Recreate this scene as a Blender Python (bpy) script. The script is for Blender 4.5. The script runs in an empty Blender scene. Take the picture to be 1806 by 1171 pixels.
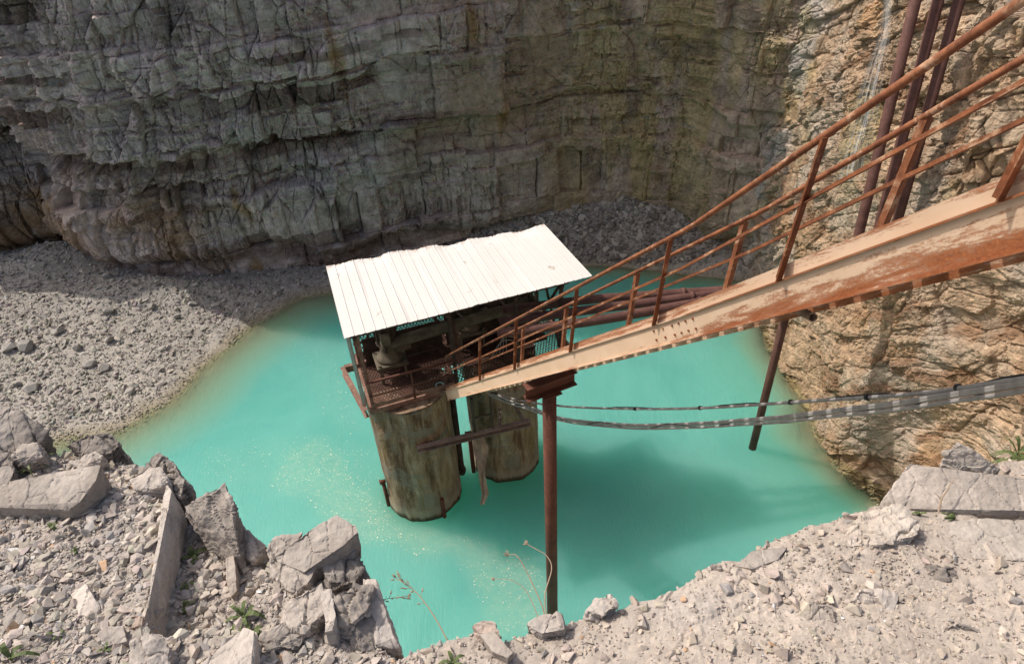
import bpy, bmesh, math, random
import numpy as np
from mathutils import Vector, Matrix

random.seed(5)
RNG = np.random.default_rng(11)
scene = bpy.context.scene
COL = scene.collection

# ------------------------------------------------------------------ camera model (24 mm lens on a 36 mm sensor, 14.5 m over the water)
F, CX, CY, CAMH = 1204.0, 903.0, 585.5, 14.5
_d = np.array([990 - CX, 2142 - CY, F]); _d /= np.linalg.norm(_d)
_Zc = -_d
_Y = np.array([0, 0, 1.0]) - _Zc[2] * _Zc; _Y /= np.linalg.norm(_Y)
_X = np.cross(_Y, _Zc)
R = np.array([_X, _Y, _Zc])
CAM = np.array([0, 0, CAMH])
def ray(x, y): return R @ np.array([x - CX, y - CY, F])
def unit(v): v = np.asarray(v, float); return v / np.linalg.norm(v)
def at_d(x, y, dep): return CAM + ray(x, y) * dep / F
def at_z(x, y, z=0.0):
    r = ray(x, y); return CAM + r * (z - CAMH) / r[2]
def proj(P):
    v = (np.asarray(P, float) - CAM) @ R
    zz = np.where(v[..., 2] < .05, .05, v[..., 2])
    return CX + F * v[..., 0] / zz, CY + F * v[..., 1] / zz
GA, GB = 12.85, -.12
def on_g(x, y, h=0.0):                       # a point of the rim ground, h above its mean plane
    r = ray(x, y); t = (GA + h - CAMH) / (r[2] - GB * r[1]); return CAM + r * t

# ------------------------------------------------------------------ noise
def _h(ix, iy, iz, seed):
    n = (ix.astype(np.int64) * 374761393 + iy.astype(np.int64) * 668265263 + iz.astype(np.int64) * 2147483647 + seed * 1274126177) & 0xFFFFFFFF
    n = ((n ^ (n >> 13)) * 1274126177) & 0xFFFFFFFF
    n = ((n ^ (n >> 16)) * 2246822519) & 0xFFFFFFFF
    return ((n ^ (n >> 15)) & 0xFFFFFF) / float(0xFFFFFF)
def vnoise(x, y, z=None, seed=0):
    if z is None: z = np.zeros_like(x)
    xi, yi, zi = np.floor(x), np.floor(y), np.floor(z)
    fx, fy, fz = x - xi, y - yi, z - zi
    fx = fx * fx * (3 - 2 * fx); fy = fy * fy * (3 - 2 * fy); fz = fz * fz * (3 - 2 * fz)
    r = 0
    for a in (0, 1):
        for b in (0, 1):
            for c in (0, 1):
                w = (fx if a else 1 - fx) * (fy if b else 1 - fy) * (fz if c else 1 - fz)
                r = r + w * _h(xi + a, yi + b, zi + c, seed)
    return r * 2 - 1
def fbm(x, y, z=None, seed=0, octv=4, gain=.5):
    if z is None: z = np.zeros_like(x)
    r, a, t = 0, 1.0, 0
    for o in range(octv):
        r = r + a * vnoise(x, y, z, seed + o * 17); t += a
        x, y, z = x * 2.03 + 11.3, y * 2.03 + 5.7, z * 2.03 + 3.1; a *= gain
    return r / t
def worley(u, v, seed=0, jit=.9):            # F1, F2, hash of the cell, offset from its centre
    ui, vi = np.floor(u), np.floor(v)
    f1 = np.full(u.shape, 9.0); f2 = f1.copy(); hid = np.zeros(u.shape); du = hid.copy(); dv = hid.copy()
    zz = np.zeros_like(u)
    for a in (-1, 0, 1):
        for b in (-1, 0, 1):
            cu, cv = ui + a, vi + b
            px = cu + .5 + jit * (_h(cu, cv, zz, seed) - .5); py = cv + .5 + jit * (_h(cu, cv, zz + 1, seed) - .5)
            d = np.hypot(u - px, v - py)
            near = d < f1
            f2 = np.where(near, f1, np.minimum(f2, d))
            hid = np.where(near, _h(cu, cv, zz + 2, seed), hid)
            du = np.where(near, u - px, du); dv = np.where(near, v - py, dv)
            f1 = np.where(near, d, f1)
    return f1, f2, hid, du, dv
def facets(u, v, seed, tilt=.5, step=.5):    # broken faces: every cell is a plane of its own
    f1, f2, hid, du, dv = worley(u, v, seed)
    a = (hid * 7.31) % 1 - .5; b = (hid * 13.7) % 1 - .5
    return step * (hid - .5) + tilt * (a * du + b * dv), f2 - f1, hid
def sstep(a, b, x):
    t = np.clip((x - a) / (b - a), 0, 1); return t * t * (3 - 2 * t)
def sdist(px, py, poly):                     # signed distance to a polygon, positive inside
    poly = np.asarray(poly, float); n = len(poly)
    d = np.full(px.shape, 1e9); ins = np.zeros(px.shape, bool)
    for i in range(n):
        ax, ay = poly[i]; bx, by = poly[(i + 1) % n]
        ex, ey = bx - ax, by - ay
        t = np.clip(((px - ax) * ex + (py - ay) * ey) / (ex * ex + ey * ey + 1e-12), 0, 1)
        d = np.minimum(d, np.hypot(px - ax - t * ex, py - ay - t * ey))
        if abs(ey) > 1e-12:
            c = ((ay > py) != (by > py)) & (px < ex * (py - ay) / ey + ax)
            ins ^= c
    return np.where(ins, d, -d)

# ------------------------------------------------------------------ materials
class NT:
    def __init__(s, name):
        s.m = bpy.data.materials.new(name); s.m.use_nodes = True; s.t = s.m.node_tree
        s.b = s.t.nodes['Principled BSDF']; s.out = s.t.nodes['Material Output']
    def n(s, typ, **k):
        nd = s.t.nodes.new(typ)
        for q, v in k.items(): setattr(nd, q, v)
        return nd
    def l(s, a, b): s.t.links.new(a, b)
    def val(s, sock, v):
        if hasattr(v, 'is_output'): s.l(v, sock)
        else: sock.default_value = v
    def noise(s, scale, detail=6, rough=.6, vec=None, dist=0.0):
        n = s.n('ShaderNodeTexNoise'); n.inputs['Scale'].default_value = scale
        n.inputs['Detail'].default_value = detail; n.inputs['Roughness'].default_value = rough; n.inputs['Distortion'].default_value = dist
        if vec is not None: s.l(vec, n.inputs['Vector'])
        return n.outputs['Fac']
    def ramp(s, fac, stops):
        r = s.n('ShaderNodeValToRGB'); s.l(fac, r.inputs[0]); e = r.color_ramp.elements
        while len(e) < len(stops): e.new(.5)
        for q, (p, c) in zip(e, stops):
            q.position = p; q.color = (*c, 1) if hasattr(c, '__len__') else (c, c, c, 1)
        return r.outputs[0]
    def mix(s, fac, a, b, mode='MIX'):
        m = s.n('ShaderNodeMix', data_type='RGBA', blend_type=mode)
        s.val(m.inputs[0], fac); 
        for q, v in ((m.inputs[6], a), (m.inputs[7], b)):
            if isinstance(v, tuple): q.default_value = (*v, 1)
            else: s.l(v, q)
        return m.outputs[2]
    def math(s, op, a, b=0.0, clamp=False):
        m = s.n('ShaderNodeMath', operation=op, use_clamp=clamp); s.val(m.inputs[0], a); s.val(m.inputs[1], b); return m.outputs[0]
    def obj(s, scale=(1, 1, 1), rot=(0, 0, 0)):
        c = s.n('ShaderNodeTexCoord'); mp = s.n('ShaderNodeMapping'); s.l(c.outputs['Object'], mp.inputs[0])
        mp.inputs['Scale'].default_value = scale; mp.inputs['Rotation'].default_value = rot; return mp.outputs[0]
    def uv(s, scale=(1, 1, 1)):
        c = s.n('ShaderNodeTexCoord'); mp = s.n('ShaderNodeMapping'); s.l(c.outputs['UV'], mp.inputs[0])
        mp.inputs['Scale'].default_value = scale; return mp.outputs[0]
    def attr(s, name):
        a = s.n('ShaderNodeAttribute', attribute_name=name); return a
    def bump(s, h, strength=.5, dist=.02, prev=None):
        b = s.n('ShaderNodeBump'); b.inputs['Strength'].default_value = strength; b.inputs['Distance'].default_value = dist
        s.l(h, b.inputs['Height'])
        if prev is not None: s.l(prev, b.inputs['Normal'])
        s.l(b.outputs[0], s.b.inputs['Normal']); return b.outputs[0]
    def base(s, c, rough=.8, metal=0.0, spec=.3):
        s.val(s.b.inputs['Base Color'], (*c, 1) if isinstance(c, tuple) else c)
        s.val(s.b.inputs['Roughness'], rough); s.b.inputs['Metallic'].default_value = metal
        s.b.inputs['Specular IOR Level'].default_value = spec
        return s.m

def rock_mat(name, s1, s2, bump=.5, dist=.03, lo=.62, hi=1.3):
    k = NT(name); v = k.obj()
    c = k.attr('Col').outputs['Color']
    n1 = k.noise(s1, 8, .65, v); n2 = k.noise(s2, 5, .7, v)
    f = k.mix(1.0, k.ramp(n1, [(.25, lo), (.75, hi)]), k.ramp(n2, [(.2, .75), (.8, 1.22)]), 'MULTIPLY')
    c = k.mix(1.0, c, f, 'MULTIPLY')
    h = k.math('ADD', k.math('MULTIPLY', n1, .6), k.math('MULTIPLY', n2, .5))
    k.bump(h, bump, dist)
    return k.base(c, .92, 0, .15)

def rust_mat(name, dark, light, scale=6.0, paint=None, amount=.5, rough=.75):
    k = NT(name); v = k.obj()
    n1 = k.noise(scale, 8, .65, v); n2 = k.noise(scale * 7, 5, .6, v)
    c = k.mix(k.ramp(n1, [(.3, 0.0), (.7, 1.0)]), dark, light)
    c = k.mix(.55, c, k.ramp(n2, [(.2, .35), (.8, 1.5)]), 'MULTIPLY')
    if paint:
        m = k.ramp(k.noise(scale * .7, 9, .7, v, .4), [(amount - .05, 0.0), (amount + .05, 1.0)])
        c = k.mix(m, c, paint)
    k.bump(n2, .25, .004)
    return k.base(c, rough, 0, .3)

def stringer_mat(name='peeling_cream_paint', u_off=0, up_hi=.085, lo_a=-.16, lo_b=.13):
    # peeling cream paint over rust: uv.x runs along the beam in metres, uv.y across it from its top edge
    k = NT(name); uvn = k.n('ShaderNodeTexCoord').outputs['UV']
    sep = k.n('ShaderNodeSeparateXYZ'); k.l(uvn, sep.inputs[0])
    st = k.n('ShaderNodeMapping'); k.l(uvn, st.inputs[0]); st.inputs['Scale'].default_value = (1.1, 9, 1)
    st2 = k.n('ShaderNodeMapping'); k.l(uvn, st2.inputs[0]); st2.inputs['Scale'].default_value = (3, 7, 1)
    a = k.noise(1.6, 9, .68, st.outputs[0], .3); b = k.noise(8, 9, .8, st2.outputs[0], .2)
    # the coat has gone most along the lower half of the upper flight (stations past 0)
    up = k.n('ShaderNodeMapRange'); k.l(sep.outputs[0], up.inputs[0]); up.inputs[1].default_value = u_off - .6; up.inputs[2].default_value = u_off + 1.6; up.inputs[3].default_value = -.16 if not u_off else .03; up.inputs[4].default_value = up_hi
    lowr = k.n('ShaderNodeMapRange'); k.l(sep.outputs[1], lowr.inputs[0]); lowr.inputs[1].default_value = .03; lowr.inputs[2].default_value = .2; lowr.inputs[3].default_value = lo_a; lowr.inputs[4].default_value = lo_b
    s = k.math('ADD', k.math('ADD', a, k.math('MULTIPLY', k.math('SUBTRACT', b, .5), .6)), k.math('ADD', up.outputs[0], lowr.outputs[0]))
    m = k.ramp(s, [(.50, 0.0), (.60, .75), (.72, 1.0)])
    n3 = k.noise(60, 4, .6, uvn)
    rust = k.mix(k.ramp(b, [(.3, 0.0), (.7, 1.0)]), (.17, .045, .018), (.46, .17, .065))
    rust = k.mix(.5, rust, k.ramp(n3, [(.25, .5), (.8, 1.35)]), 'MULTIPLY')
    paint = k.mix(k.ramp(k.noise(2.2, 6, .6, uvn), [(.3, 0.0), (.75, 1.0)]), (.70, .52, .38), (.60, .42, .28))
    c = k.mix(m, paint, rust)
    k.bump(k.math('ADD', k.math('MULTIPLY', m, -.6), k.math('MULTIPLY', n3, .3)), .4, .004)
    return k.base(c, .7, 0, .3)

def concrete_mat():
    k = NT('stained_concrete'); v = k.obj((1, 1, .16)); v2 = k.obj()
    n1 = k.noise(3.6, 10, .72, v, .5); n2 = k.noise(1.1, 7, .7, v2, .6); n3 = k.noise(30, 6, .65, v2)
    c = k.ramp(n1, [(.28, (.055, .034, .023)), (.42, (.16, .095, .058)), (.52, (.34, .235, .155)), (.62, (.44, .345, .26)), (.78, (.56, .48, .39))])
    c = k.mix(k.ramp(n2, [(.5, 0.0), (.58, .8)]), c, (.25, .22, .18))
    c = k.mix(k.ramp(k.noise(2.0, 6, .6, v, .2), [(.57, 0.0), (.66, .6)]), c, (.2, .13, .05))
    c = k.mix(.7, c, k.ramp(n3, [(.25, .5), (.8, 1.35)]), 'MULTIPLY')
    sp = k.n('ShaderNodeSeparateXYZ'); k.l(v2, sp.inputs[0]); wz = k.math('ADD', sp.outputs[2], k.math('MULTIPLY', k.math('SUBTRACT', n1, .5), .35))
    c = k.mix(k.math('MULTIPLY', k.ramp(wz, [(.16, 0.0), (.22, 1.0), (.38, .7), (.5, 0.0)]), .55), c, (.40, .36, .29))
    c = k.mix(k.math('MULTIPLY', k.ramp(wz, [(.08, 1.0), (.17, 0.0)]), .85), c, (.05, .055, .035))
    k.bump(k.math('ADD', k.math('MULTIPLY', k.ramp(n2, [(.5, 0.0), (.56, 1.0)]), .7), k.math('MULTIPLY', n3, .4)), .7, .025)
    return k.base(c, .9, 0, .2)

def water_mat():
    k = NT('turbid_turquoise_water')
    dep = k.attr('Depth').outputs['Fac']; sc = k.attr('Scum').outputs['Fac']; gr = k.attr('Green').outputs['Fac']
    v = k.obj()
    n = k.noise(.28, 4, .55, v, 1.2)
    c = k.mix(k.ramp(n, [(.3, 0.0), (.75, 1.0)]), (.10, .36, .312), (.135, .415, .355))
    c = k.mix(gr, c, (.13, .37, .235))
    shallow = k.ramp(dep, [(0.02, 1.0), (.40, 0.0)])
    c = k.mix(shallow, c, (.25, .36, .22))
    c = k.mix(k.math('MULTIPLY', sc, k.ramp(k.noise(5, 7, .7, v), [(.3, .08), (.7, .42)])), c, (.33, .50, .36))
    k.base(c, .10, 0, .5)
    k.b.subsurface_method = 'BURLEY'
    k.b.inputs['IOR'].default_value = 1.33
    k.b.inputs['Subsurface Weight'].default_value = 1.0
    k.b.inputs['Subsurface Radius'].default_value = (.4, 1.0, .85)
    k.b.inputs['Subsurface Scale'].default_value = 4.2
    w1 = k.n('ShaderNodeTexWave', wave_type='BANDS'); 
    vv = k.obj((1, 1, 1), (0, 0, math.radians(-28)))
    rip = k.noise(3.0, 3, .5, k.obj((5, 1.3, 1), (0, 0, math.radians(-25))), .6)
    k.bump(rip, .5, .03)
    tr = k.n('ShaderNodeBsdfTransparent'); tr.inputs[0].default_value = (.90, .93, .84, 1)
    mx = k.n('ShaderNodeMixShader')
    # opacity grows with depth: the milky water hides the bed within a hand's breadth or two
    op = k.math('SUBTRACT', 1.0, k.math('POWER', 2.718, k.math('MULTIPLY', dep, -8.0)), True)
    k.l(op, mx.inputs[0]); k.l(tr.outputs[0], mx.inputs[1]); k.l(k.b.outputs[0], mx.inputs[2])
    k.l(mx.outputs[0], k.out.inputs['Surface'])
    return k.m

def simple(name, c, rough=.8, metal=0.0, spec=.3, var=.25, scale=12):
    k = NT(name); v = k.obj(); n = k.noise(scale, 6, .6, v)
    c2 = k.mix(1.0, c, k.ramp(n, [(.25, 1 - var), (.8, 1 + var)]), 'MULTIPLY')
    k.bump(n, .2, .003)
    return k.base(c2, rough, metal, spec)

def roof_mat():
    k = NT('white_roof_sheet'); v = k.obj(); uv = k.uv()
    n1 = k.noise(1.2, 6, .6, v); n2 = k.noise(9, 6, .7, k.obj((1, 1, 1)))
    c = k.mix(k.ramp(n1, [(.35, 0.0), (.8, .6)]), (.73, .705, .665), (.64, .61, .56))
    m = k.ramp(k.noise(3.1, 7, .75, v, .8), [(.64, 0.0), (.67, .8)])
    c = k.mix(m, c, (.34, .27, .2))
    sp = k.n('ShaderNodeSeparateXYZ'); k.l(uv, sp.inputs[0])
    e = k.ramp(sp.outputs[1], [(.0, 1.0), (.05, .2), (.12, 0.0)])
    c = k.mix(k.math('MULTIPLY', e, k.ramp(n2, [(.45, 0.0), (.62, .9)])), c, (.33, .2, .12))
    return k.base(c, .55, 0, .3)

def leaf_mat(name, c):
    k = NT(name); n = k.noise(20, 3, .5, k.obj())
    k.base(k.mix(n, c, tuple(q * 1.8 for q in c)), .6, 0, .3)
    return k.m

M = dict(
    cliff=rock_mat('layered_cliff_rock', 3.2, 19, .8, .06, .52, 1.4),
    side=rock_mat('tan_cliff_rock', 5, 34, .9, .04, .45, 1.45),
    stone=rock_mat('broken_stone', 14, 70, .35, .006, .8, 1.2),
    ground=rock_mat('dusty_rubble_ground', 30, 140, .6, .008, .75, 1.22),
    bank=rock_mat('gravel_bank_ground', 9, 40, .7, .03, .7, 1.25),
    slab=rock_mat('grey_slab_rock', 5, 45, .45, .008, .75, 1.22),
    water=water_mat(), concrete=concrete_mat(), roof=roof_mat(), cream=stringer_mat(),
    rail=rust_mat('rusty_rail', (.10, .03, .014), (.37, .145, .065), 6, (.47, .29, .18), .585),
    post=rust_mat('rusty_post', (.085, .026, .012), (.31, .11, .045), 6, (.50, .30, .17), .60),
    brown=rust_mat('brown_rust', (.085, .032, .022), (.17, .065, .042), 4),
    pipe=rust_mat('pipe_rust', (.075, .032, .026), (.15, .072, .058), 3),
    pole=rust_mat('pole_rust', (.07, .032, .025), (.15, .075, .055), 3),
    dark=rust_mat('dark_steel', (.03, .022, .018), (.09, .058, .045), 5),
    frame=rust_mat('frame_rust', (.12, .055, .04), (.33, .20, .15), 5),
    mesh=rust_mat('mesh_rust', (.06, .032, .025), (.20, .10, .07), 3),
    pump=rust_mat('pump_casting', (.06, .05, .035), (.17, .14, .10), 5),
    palepipe=rust_mat('pale_pipe', (.26, .17, .11), (.42, .33, .25), 5),
    wood=rust_mat('weathered_beam', (.15, .105, .09), (.36, .26, .22), 6),
    galv=simple('grey_galvanised', (.42, .42, .40), .5, .3),
    cable=simple('cable_sheath', (.33, .31, .295), .6, 0, .3, .3),
    wire=simple('thin_wire', (.03, .03, .032), .5),
    ring=simple('pale_hose', (.35, .55, .52), .6),
    sheet=simple('torn_sheet', (.36, .275, .21), .8, 0, .2, .4, 7),
    flake=simple('pale_flake', (.6, .6, .46), .8, 0, .1, .3, 2),
    leaf=leaf_mat('weed_leaf', (.065, .085, .028)), stalk=simple('dry_stalk', (.36, .27, .19), .8),
)
def trickle_mat():
    k = NT('falling_water'); uv = k.uv((26, 1.2, 1))
    n = k.noise(1.0, 6, .7, uv, .6)
    k.base((.75, .76, .76), .3, 0, .4)
    tr = k.n('ShaderNodeBsdfTransparent'); mx = k.n('ShaderNodeMixShader')
    sp = k.n('ShaderNodeSeparateXYZ'); k.l(k.uv(), sp.inputs[0])
    edge = k.ramp(sp.outputs[0], [(0.0, 0.0), (.4, 1.0), (.6, 1.0), (1.0, 0.0)])
    f = k.math('MULTIPLY', k.math('MULTIPLY', k.ramp(n, [(.45, 0.0), (.62, 1.0)]), edge), .6)
    k.l(f, mx.inputs[0]); k.l(tr.outputs[0], mx.inputs[1]); k.l(k.b.outputs[0], mx.inputs[2]); k.l(mx.outputs[0], k.out.inputs['Surface'])
    return k.m
M['trickle'] = trickle_mat()
M['plate'] = stringer_mat('edge_plate_paint', 7, -.10, -.08, .16)


# ------------------------------------------------------------------ object helpers
def tag(o, label=None, cat=None, group=None, kind=None):
    if label: o['label'] = label
    if cat: o['category'] = cat
    if group: o['group'] = group
    if kind: o['kind'] = kind
    return o
def thing(name, loc, label, cat, group=None):
    o = bpy.data.objects.new(name, None); COL.objects.link(o); o.empty_display_size = .2
    o.location = [float(q) for q in loc]; return tag(o, label, cat, group)
def raw_mesh(name, V, Q, mat, col=None, parent=None, uv=None, smooth=False, attrs=None):
    # V (n,3), Q (m,k) faces of one size
    V = np.asarray(V, np.float32); Q = np.asarray(Q, np.int32)
    me = bpy.data.meshes.new(name); k = Q.shape[1]
    off = np.zeros(3, np.float32)
    q = parent
    while q is not None: off = off + np.array(q.location, np.float32); q = q.parent
    V = V - off
    me.vertices.add(len(V)); me.vertices.foreach_set('co', V.ravel())
    me.loops.add(Q.size); me.loops.foreach_set('vertex_index', Q.ravel())
    me.polygons.add(len(Q)); me.polygons.foreach_set('loop_start', np.arange(0, Q.size, k, dtype=np.int32))
    if smooth: me.polygons.foreach_set('use_smooth', np.ones(len(Q), bool))
    if uv is not None:
        l = me.uv_layers.new(name='UVMap'); l.data.foreach_set('uv', np.asarray(uv, np.float32)[Q.ravel()].ravel())
    if col is not None:
        a = me.color_attributes.new('Col', 'FLOAT_COLOR', 'POINT')
        c = np.ones((len(V), 4), np.float32); c[:, :3] = col; a.data.foreach_set('color', c.ravel())
    for nm, arr in (attrs or {}).items():
        a = me.attributes.new(nm, 'FLOAT', 'POINT'); a.data.foreach_set('value', np.asarray(arr, np.float32).ravel())
    me.update(); me.validate()
    if not smooth: me.polygons.foreach_set('use_smooth', np.zeros(len(Q), bool))
    me.materials.append(mat)
    o = bpy.data.objects.new(name, me); COL.objects.link(o)
    if parent is not None: o.parent = parent
    return o
def grid_faces(n, m):
    i = np.arange(n * m).reshape(n, m)
    return np.stack([i[:-1, :-1], i[1:, :-1], i[1:, 1:], i[:-1, 1:]], -1).reshape(-1, 4)

class MB:
    """collects boxes, bars, tubes in world space; build() links them as one mesh"""
    def __init__(s): s.v, s.f, s.uv = [], [], []
    def add(s, V, Fs, UV=None):
        b = len(s.v); s.v += [tuple(float(c) for c in p) for p in V]
        s.f += [tuple(b + i for i in q) for q in Fs]
        s.uv += [tuple(p) for p in UV] if UV is not None else [(float(p[0]), float(p[1])) for p in V]
        return s
    def box(s, c, a, b, d):                  # centre and three half-axis vectors
        c, a, b, d = map(np.asarray, (c, a, b, d))
        V = [c + i * a + j * b + k * d for i in (-1, 1) for j in (-1, 1) for k in (-1, 1)]
        return s.add(V, [(0, 1, 3, 2), (4, 6, 7, 5), (0, 4, 5, 1), (2, 3, 7, 6), (0, 2, 6, 4), (1, 5, 7, 3)])
    def bar(s, p, q, w, h, up=(0, 0, 1)):    # a bar p->q, w wide and h tall
        p, q = np.asarray(p, float), np.asarray(q, float); t = unit(q - p)
        side = np.cross(t, up); 
        if np.linalg.norm(side) < 1e-4: side = np.cross(t, (0, 1, 0))
        side = unit(side); u = np.cross(side, t)
        return s.box((p + q) / 2, (q - p) / 2, side * w / 2, u * h / 2)
    def angle(s, p, q, w, th, up, side):     # an L section
        p, q, up, side = (np.asarray(z, float) for z in (p, q, up, side))
        s.box((p + q) / 2 + up * w / 2, (q - p) / 2, side * th / 2, up * w / 2)
        return s.box((p + q) / 2 + side * (w / 2 + th / 2), (q - p) / 2, side * w / 2, up * th / 2)
    def tube(s, pts, r, n=12, cap=True, closed=False):
        pts = [np.asarray(p, float) for p in pts]; rs = r if hasattr(r, '__len__') else [r] * len(pts)
        V, Fs = [], []; ref = None
        for i, p in enumerate(pts):
            if closed: t = unit(pts[(i + 1) % len(pts)] - pts[i - 1])
            else: t = unit(pts[min(i + 1, len(pts) - 1)] - pts[max(i - 1, 0)])
            if ref is None:
                ref = np.cross(t, (0, 0, 1) if abs(t[2]) < .9 else (1, 0, 0))
            ref = unit(ref - t * ref.dot(t)); b = np.cross(t, ref)
            V += [p + rs[i] * (math.cos(2 * math.pi * k / n) * ref + math.sin(2 * math.pi * k / n) * b) for k in range(n)]
        m = len(pts)
        for i in range(m if closed else m - 1):
            j = (i + 1) % m
            for k in range(n): Fs.append((i * n + k, i * n + (k + 1) % n, j * n + (k + 1) % n, j * n + k))
        if cap and not closed:
            Fs.append(tuple(range(n - 1, -1, -1))); Fs.append(tuple((m - 1) * n + k for k in range(n)))
        return s.add(V, Fs)
    def build(s, name, mat, parent=None, smooth=False, bevel=0.0):
        me = bpy.data.meshes.new(name)
        off = np.zeros(3)
        q = parent
        while q is not None: off = off + np.array(q.location); q = q.parent
        me.from_pydata([tuple(np.array(p) - off) for p in s.v], [], s.f)
        l = me.uv_layers.new(name='UVMap')
        for lp in me.loops: l.data[lp.index].uv = s.uv[lp.vertex_index]
        me.materials.append(mat)
        bm = bmesh.new(); bm.from_mesh(me); bmesh.ops.recalc_face_normals(bm, faces=bm.faces); bm.to_mesh(me); bm.free()
        if smooth:
            me.polygons.foreach_set('use_smooth', [len(p.vertices) == 4 for p in me.polygons])
        o = bpy.data.objects.new(name, me); COL.objects.link(o)
        if parent is not None: o.parent = parent
        if bevel:
            b = o.modifiers.new('edge', 'BEVEL'); b.width = bevel; b.segments = 2; b.limit_method = 'ANGLE'
        return o
def spline(P, n=10):
    P = [np.asarray(p, float) for p in P]; P = [2 * P[0] - P[1]] + P + [2 * P[-1] - P[-2]]; out = []
    for i in range(1, len(P) - 2):
        a, b, c, d = P[i - 1:i + 3]
        for k in range(n):
            t = k / n
            out.append(.5 * (2 * b + (c - a) * t + (2 * a - 5 * b + 4 * c - d) * t * t + (3 * b - a - 3 * c + d) * t ** 3))
    out.append(P[-2]); return out

# ------------------------------------------------------------------ world, sun, camera
SUN_EL, SUN_AZ = math.radians(52), unit([-.92, .40])
L = np.array([SUN_AZ[0] * math.cos(SUN_EL), SUN_AZ[1] * math.cos(SUN_EL), math.sin(SUN_EL)])
w = bpy.data.worlds.new('World'); scene.world = w; w.use_nodes = True
sky = w.node_tree.nodes.new('ShaderNodeTexSky'); sky.sky_type = 'NISHITA'; sky.sun_disc = False
sky.sun_elevation = SUN_EL; sky.sun_rotation = math.atan2(L[0], L[1]); sky.air_density = 1.0; sky.dust_density = 5.0; sky.ozone_density = .3
bg = w.node_tree.nodes['Background']; w.node_tree.links.new(sky.outputs[0], bg.inputs[0]); bg.inputs[1].default_value = .15
sl = bpy.data.lights.new('sun', 'SUN'); sl.energy = 3.6; sl.angle = math.radians(.5); sl.color = (1, .94, .86)
so = bpy.data.objects.new('sun', sl); COL.objects.link(so); so.location = (-30, 20, 50)
so.rotation_euler = Vector(-L).to_track_quat('-Z', 'Y').to_euler()
cd = bpy.data.cameras.new('camera'); cam = bpy.data.objects.new('camera', cd); COL.objects.link(cam); scene.camera = cam
cd.sensor_width = 36; cd.lens = F / 1806 * 36; cd.clip_start = .05; cd.clip_end = 500
rt, up_, bk = R @ [1, 0, 0], R @ [0, -1, 0], R @ [0, 0, -1]
cam.matrix_world = Matrix(((rt[0], up_[0], bk[0], 0), (rt[1], up_[1], bk[1], 0), (rt[2], up_[2], bk[2], CAMH), (0, 0, 0, 1)))
scene.view_settings.view_transform = 'Standard'; scene.view_settings.look = 'None'
scene.view_settings.exposure = 0.0; scene.view_settings.gamma = 1.0
scene.cycles.max_bounces = 6; scene.cycles.diffuse_bounces = 4; scene.cycles.glossy_bounces = 3; scene.cycles.transparent_max_bounces = 12
try: scene.cycles.use_denoising = True
except Exception: pass

# ------------------------------------------------------------------ cliffs
def path_sampler(P, step):
    P = np.asarray(P, float); seg = np.hypot(*np.diff(P, axis=0).T); cum = np.concatenate([[0], np.cumsum(seg)])
    s = np.arange(0, cum[-1], step)
    # smooth the corners a little
    x = np.interp(s, cum, P[:, 0]); y = np.interp(s, cum, P[:, 1])
    k = max(3, int(.7 / step) | 1); ker = np.hanning(k + 2)[1:-1]; ker /= ker.sum()
    xp = np.convolve(np.pad(x, k // 2, 'reflect', reflect_type='odd'), ker, 'valid'); yp = np.convolve(np.pad(y, k // 2, 'reflect', reflect_type='odd'), ker, 'valid')
    tx, ty = np.gradient(xp), np.gradient(yp); l = np.hypot(tx, ty) + 1e-9
    return s, xp, yp, tx / l, ty / l

def layers(zz, thick, seed):
    rs = np.random.default_rng(seed); b = [-6.0]
    while b[-1] < 26: b.append(b[-1] + rs.uniform(*thick))
    b = np.array(b); i = np.clip(np.searchsorted(b, zz) - 1, 0, len(b) - 2)
    return i, zz - b[i], b[i + 1] - b[i]

def block_layers(S, Zp, thick, wid, seed, amp, groove, gw):
    """courses of rock split by joints: setback of every block, edge groove, course id"""
    i, t, th = layers(Zp, thick, seed); z0 = np.zeros_like(S)
    wl = wid[0] + (wid[1] - wid[0]) * _h(i, z0, z0, seed + 3)
    u = S / wl + 17 * _h(i, z0, z0, seed + 4)
    c = np.floor(u); f = u - c
    jl = _h(i, c, z0, seed + 9) * .5; jr = _h(i, c + 1, z0, seed + 9) * .5   # joints that wander
    f = np.clip((f - jl * .5) / np.maximum(1 - jl * .5, .2), -1, 1); cc = np.where(f < 0, c - 1, c); f = np.abs(f)
    off = amp * (_h(i, cc, z0, seed + 5) - .5) + amp * .8 * (_h(i, z0, z0, seed + 6) - .5)
    de = np.minimum(np.minimum(f, 1 - f) * wl, np.minimum(t, th - t))
    off = off + amp * .5 * (_h(i, cc, z0 + 1, seed) - .5) * (f - .5) * 2 + amp * .3 * (_h(i, cc, z0 + 2, seed) - .5) * (t / th - .5) * 2
    return off - groove * np.exp(-np.maximum(de, 0) / gw), i, cc, de

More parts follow.
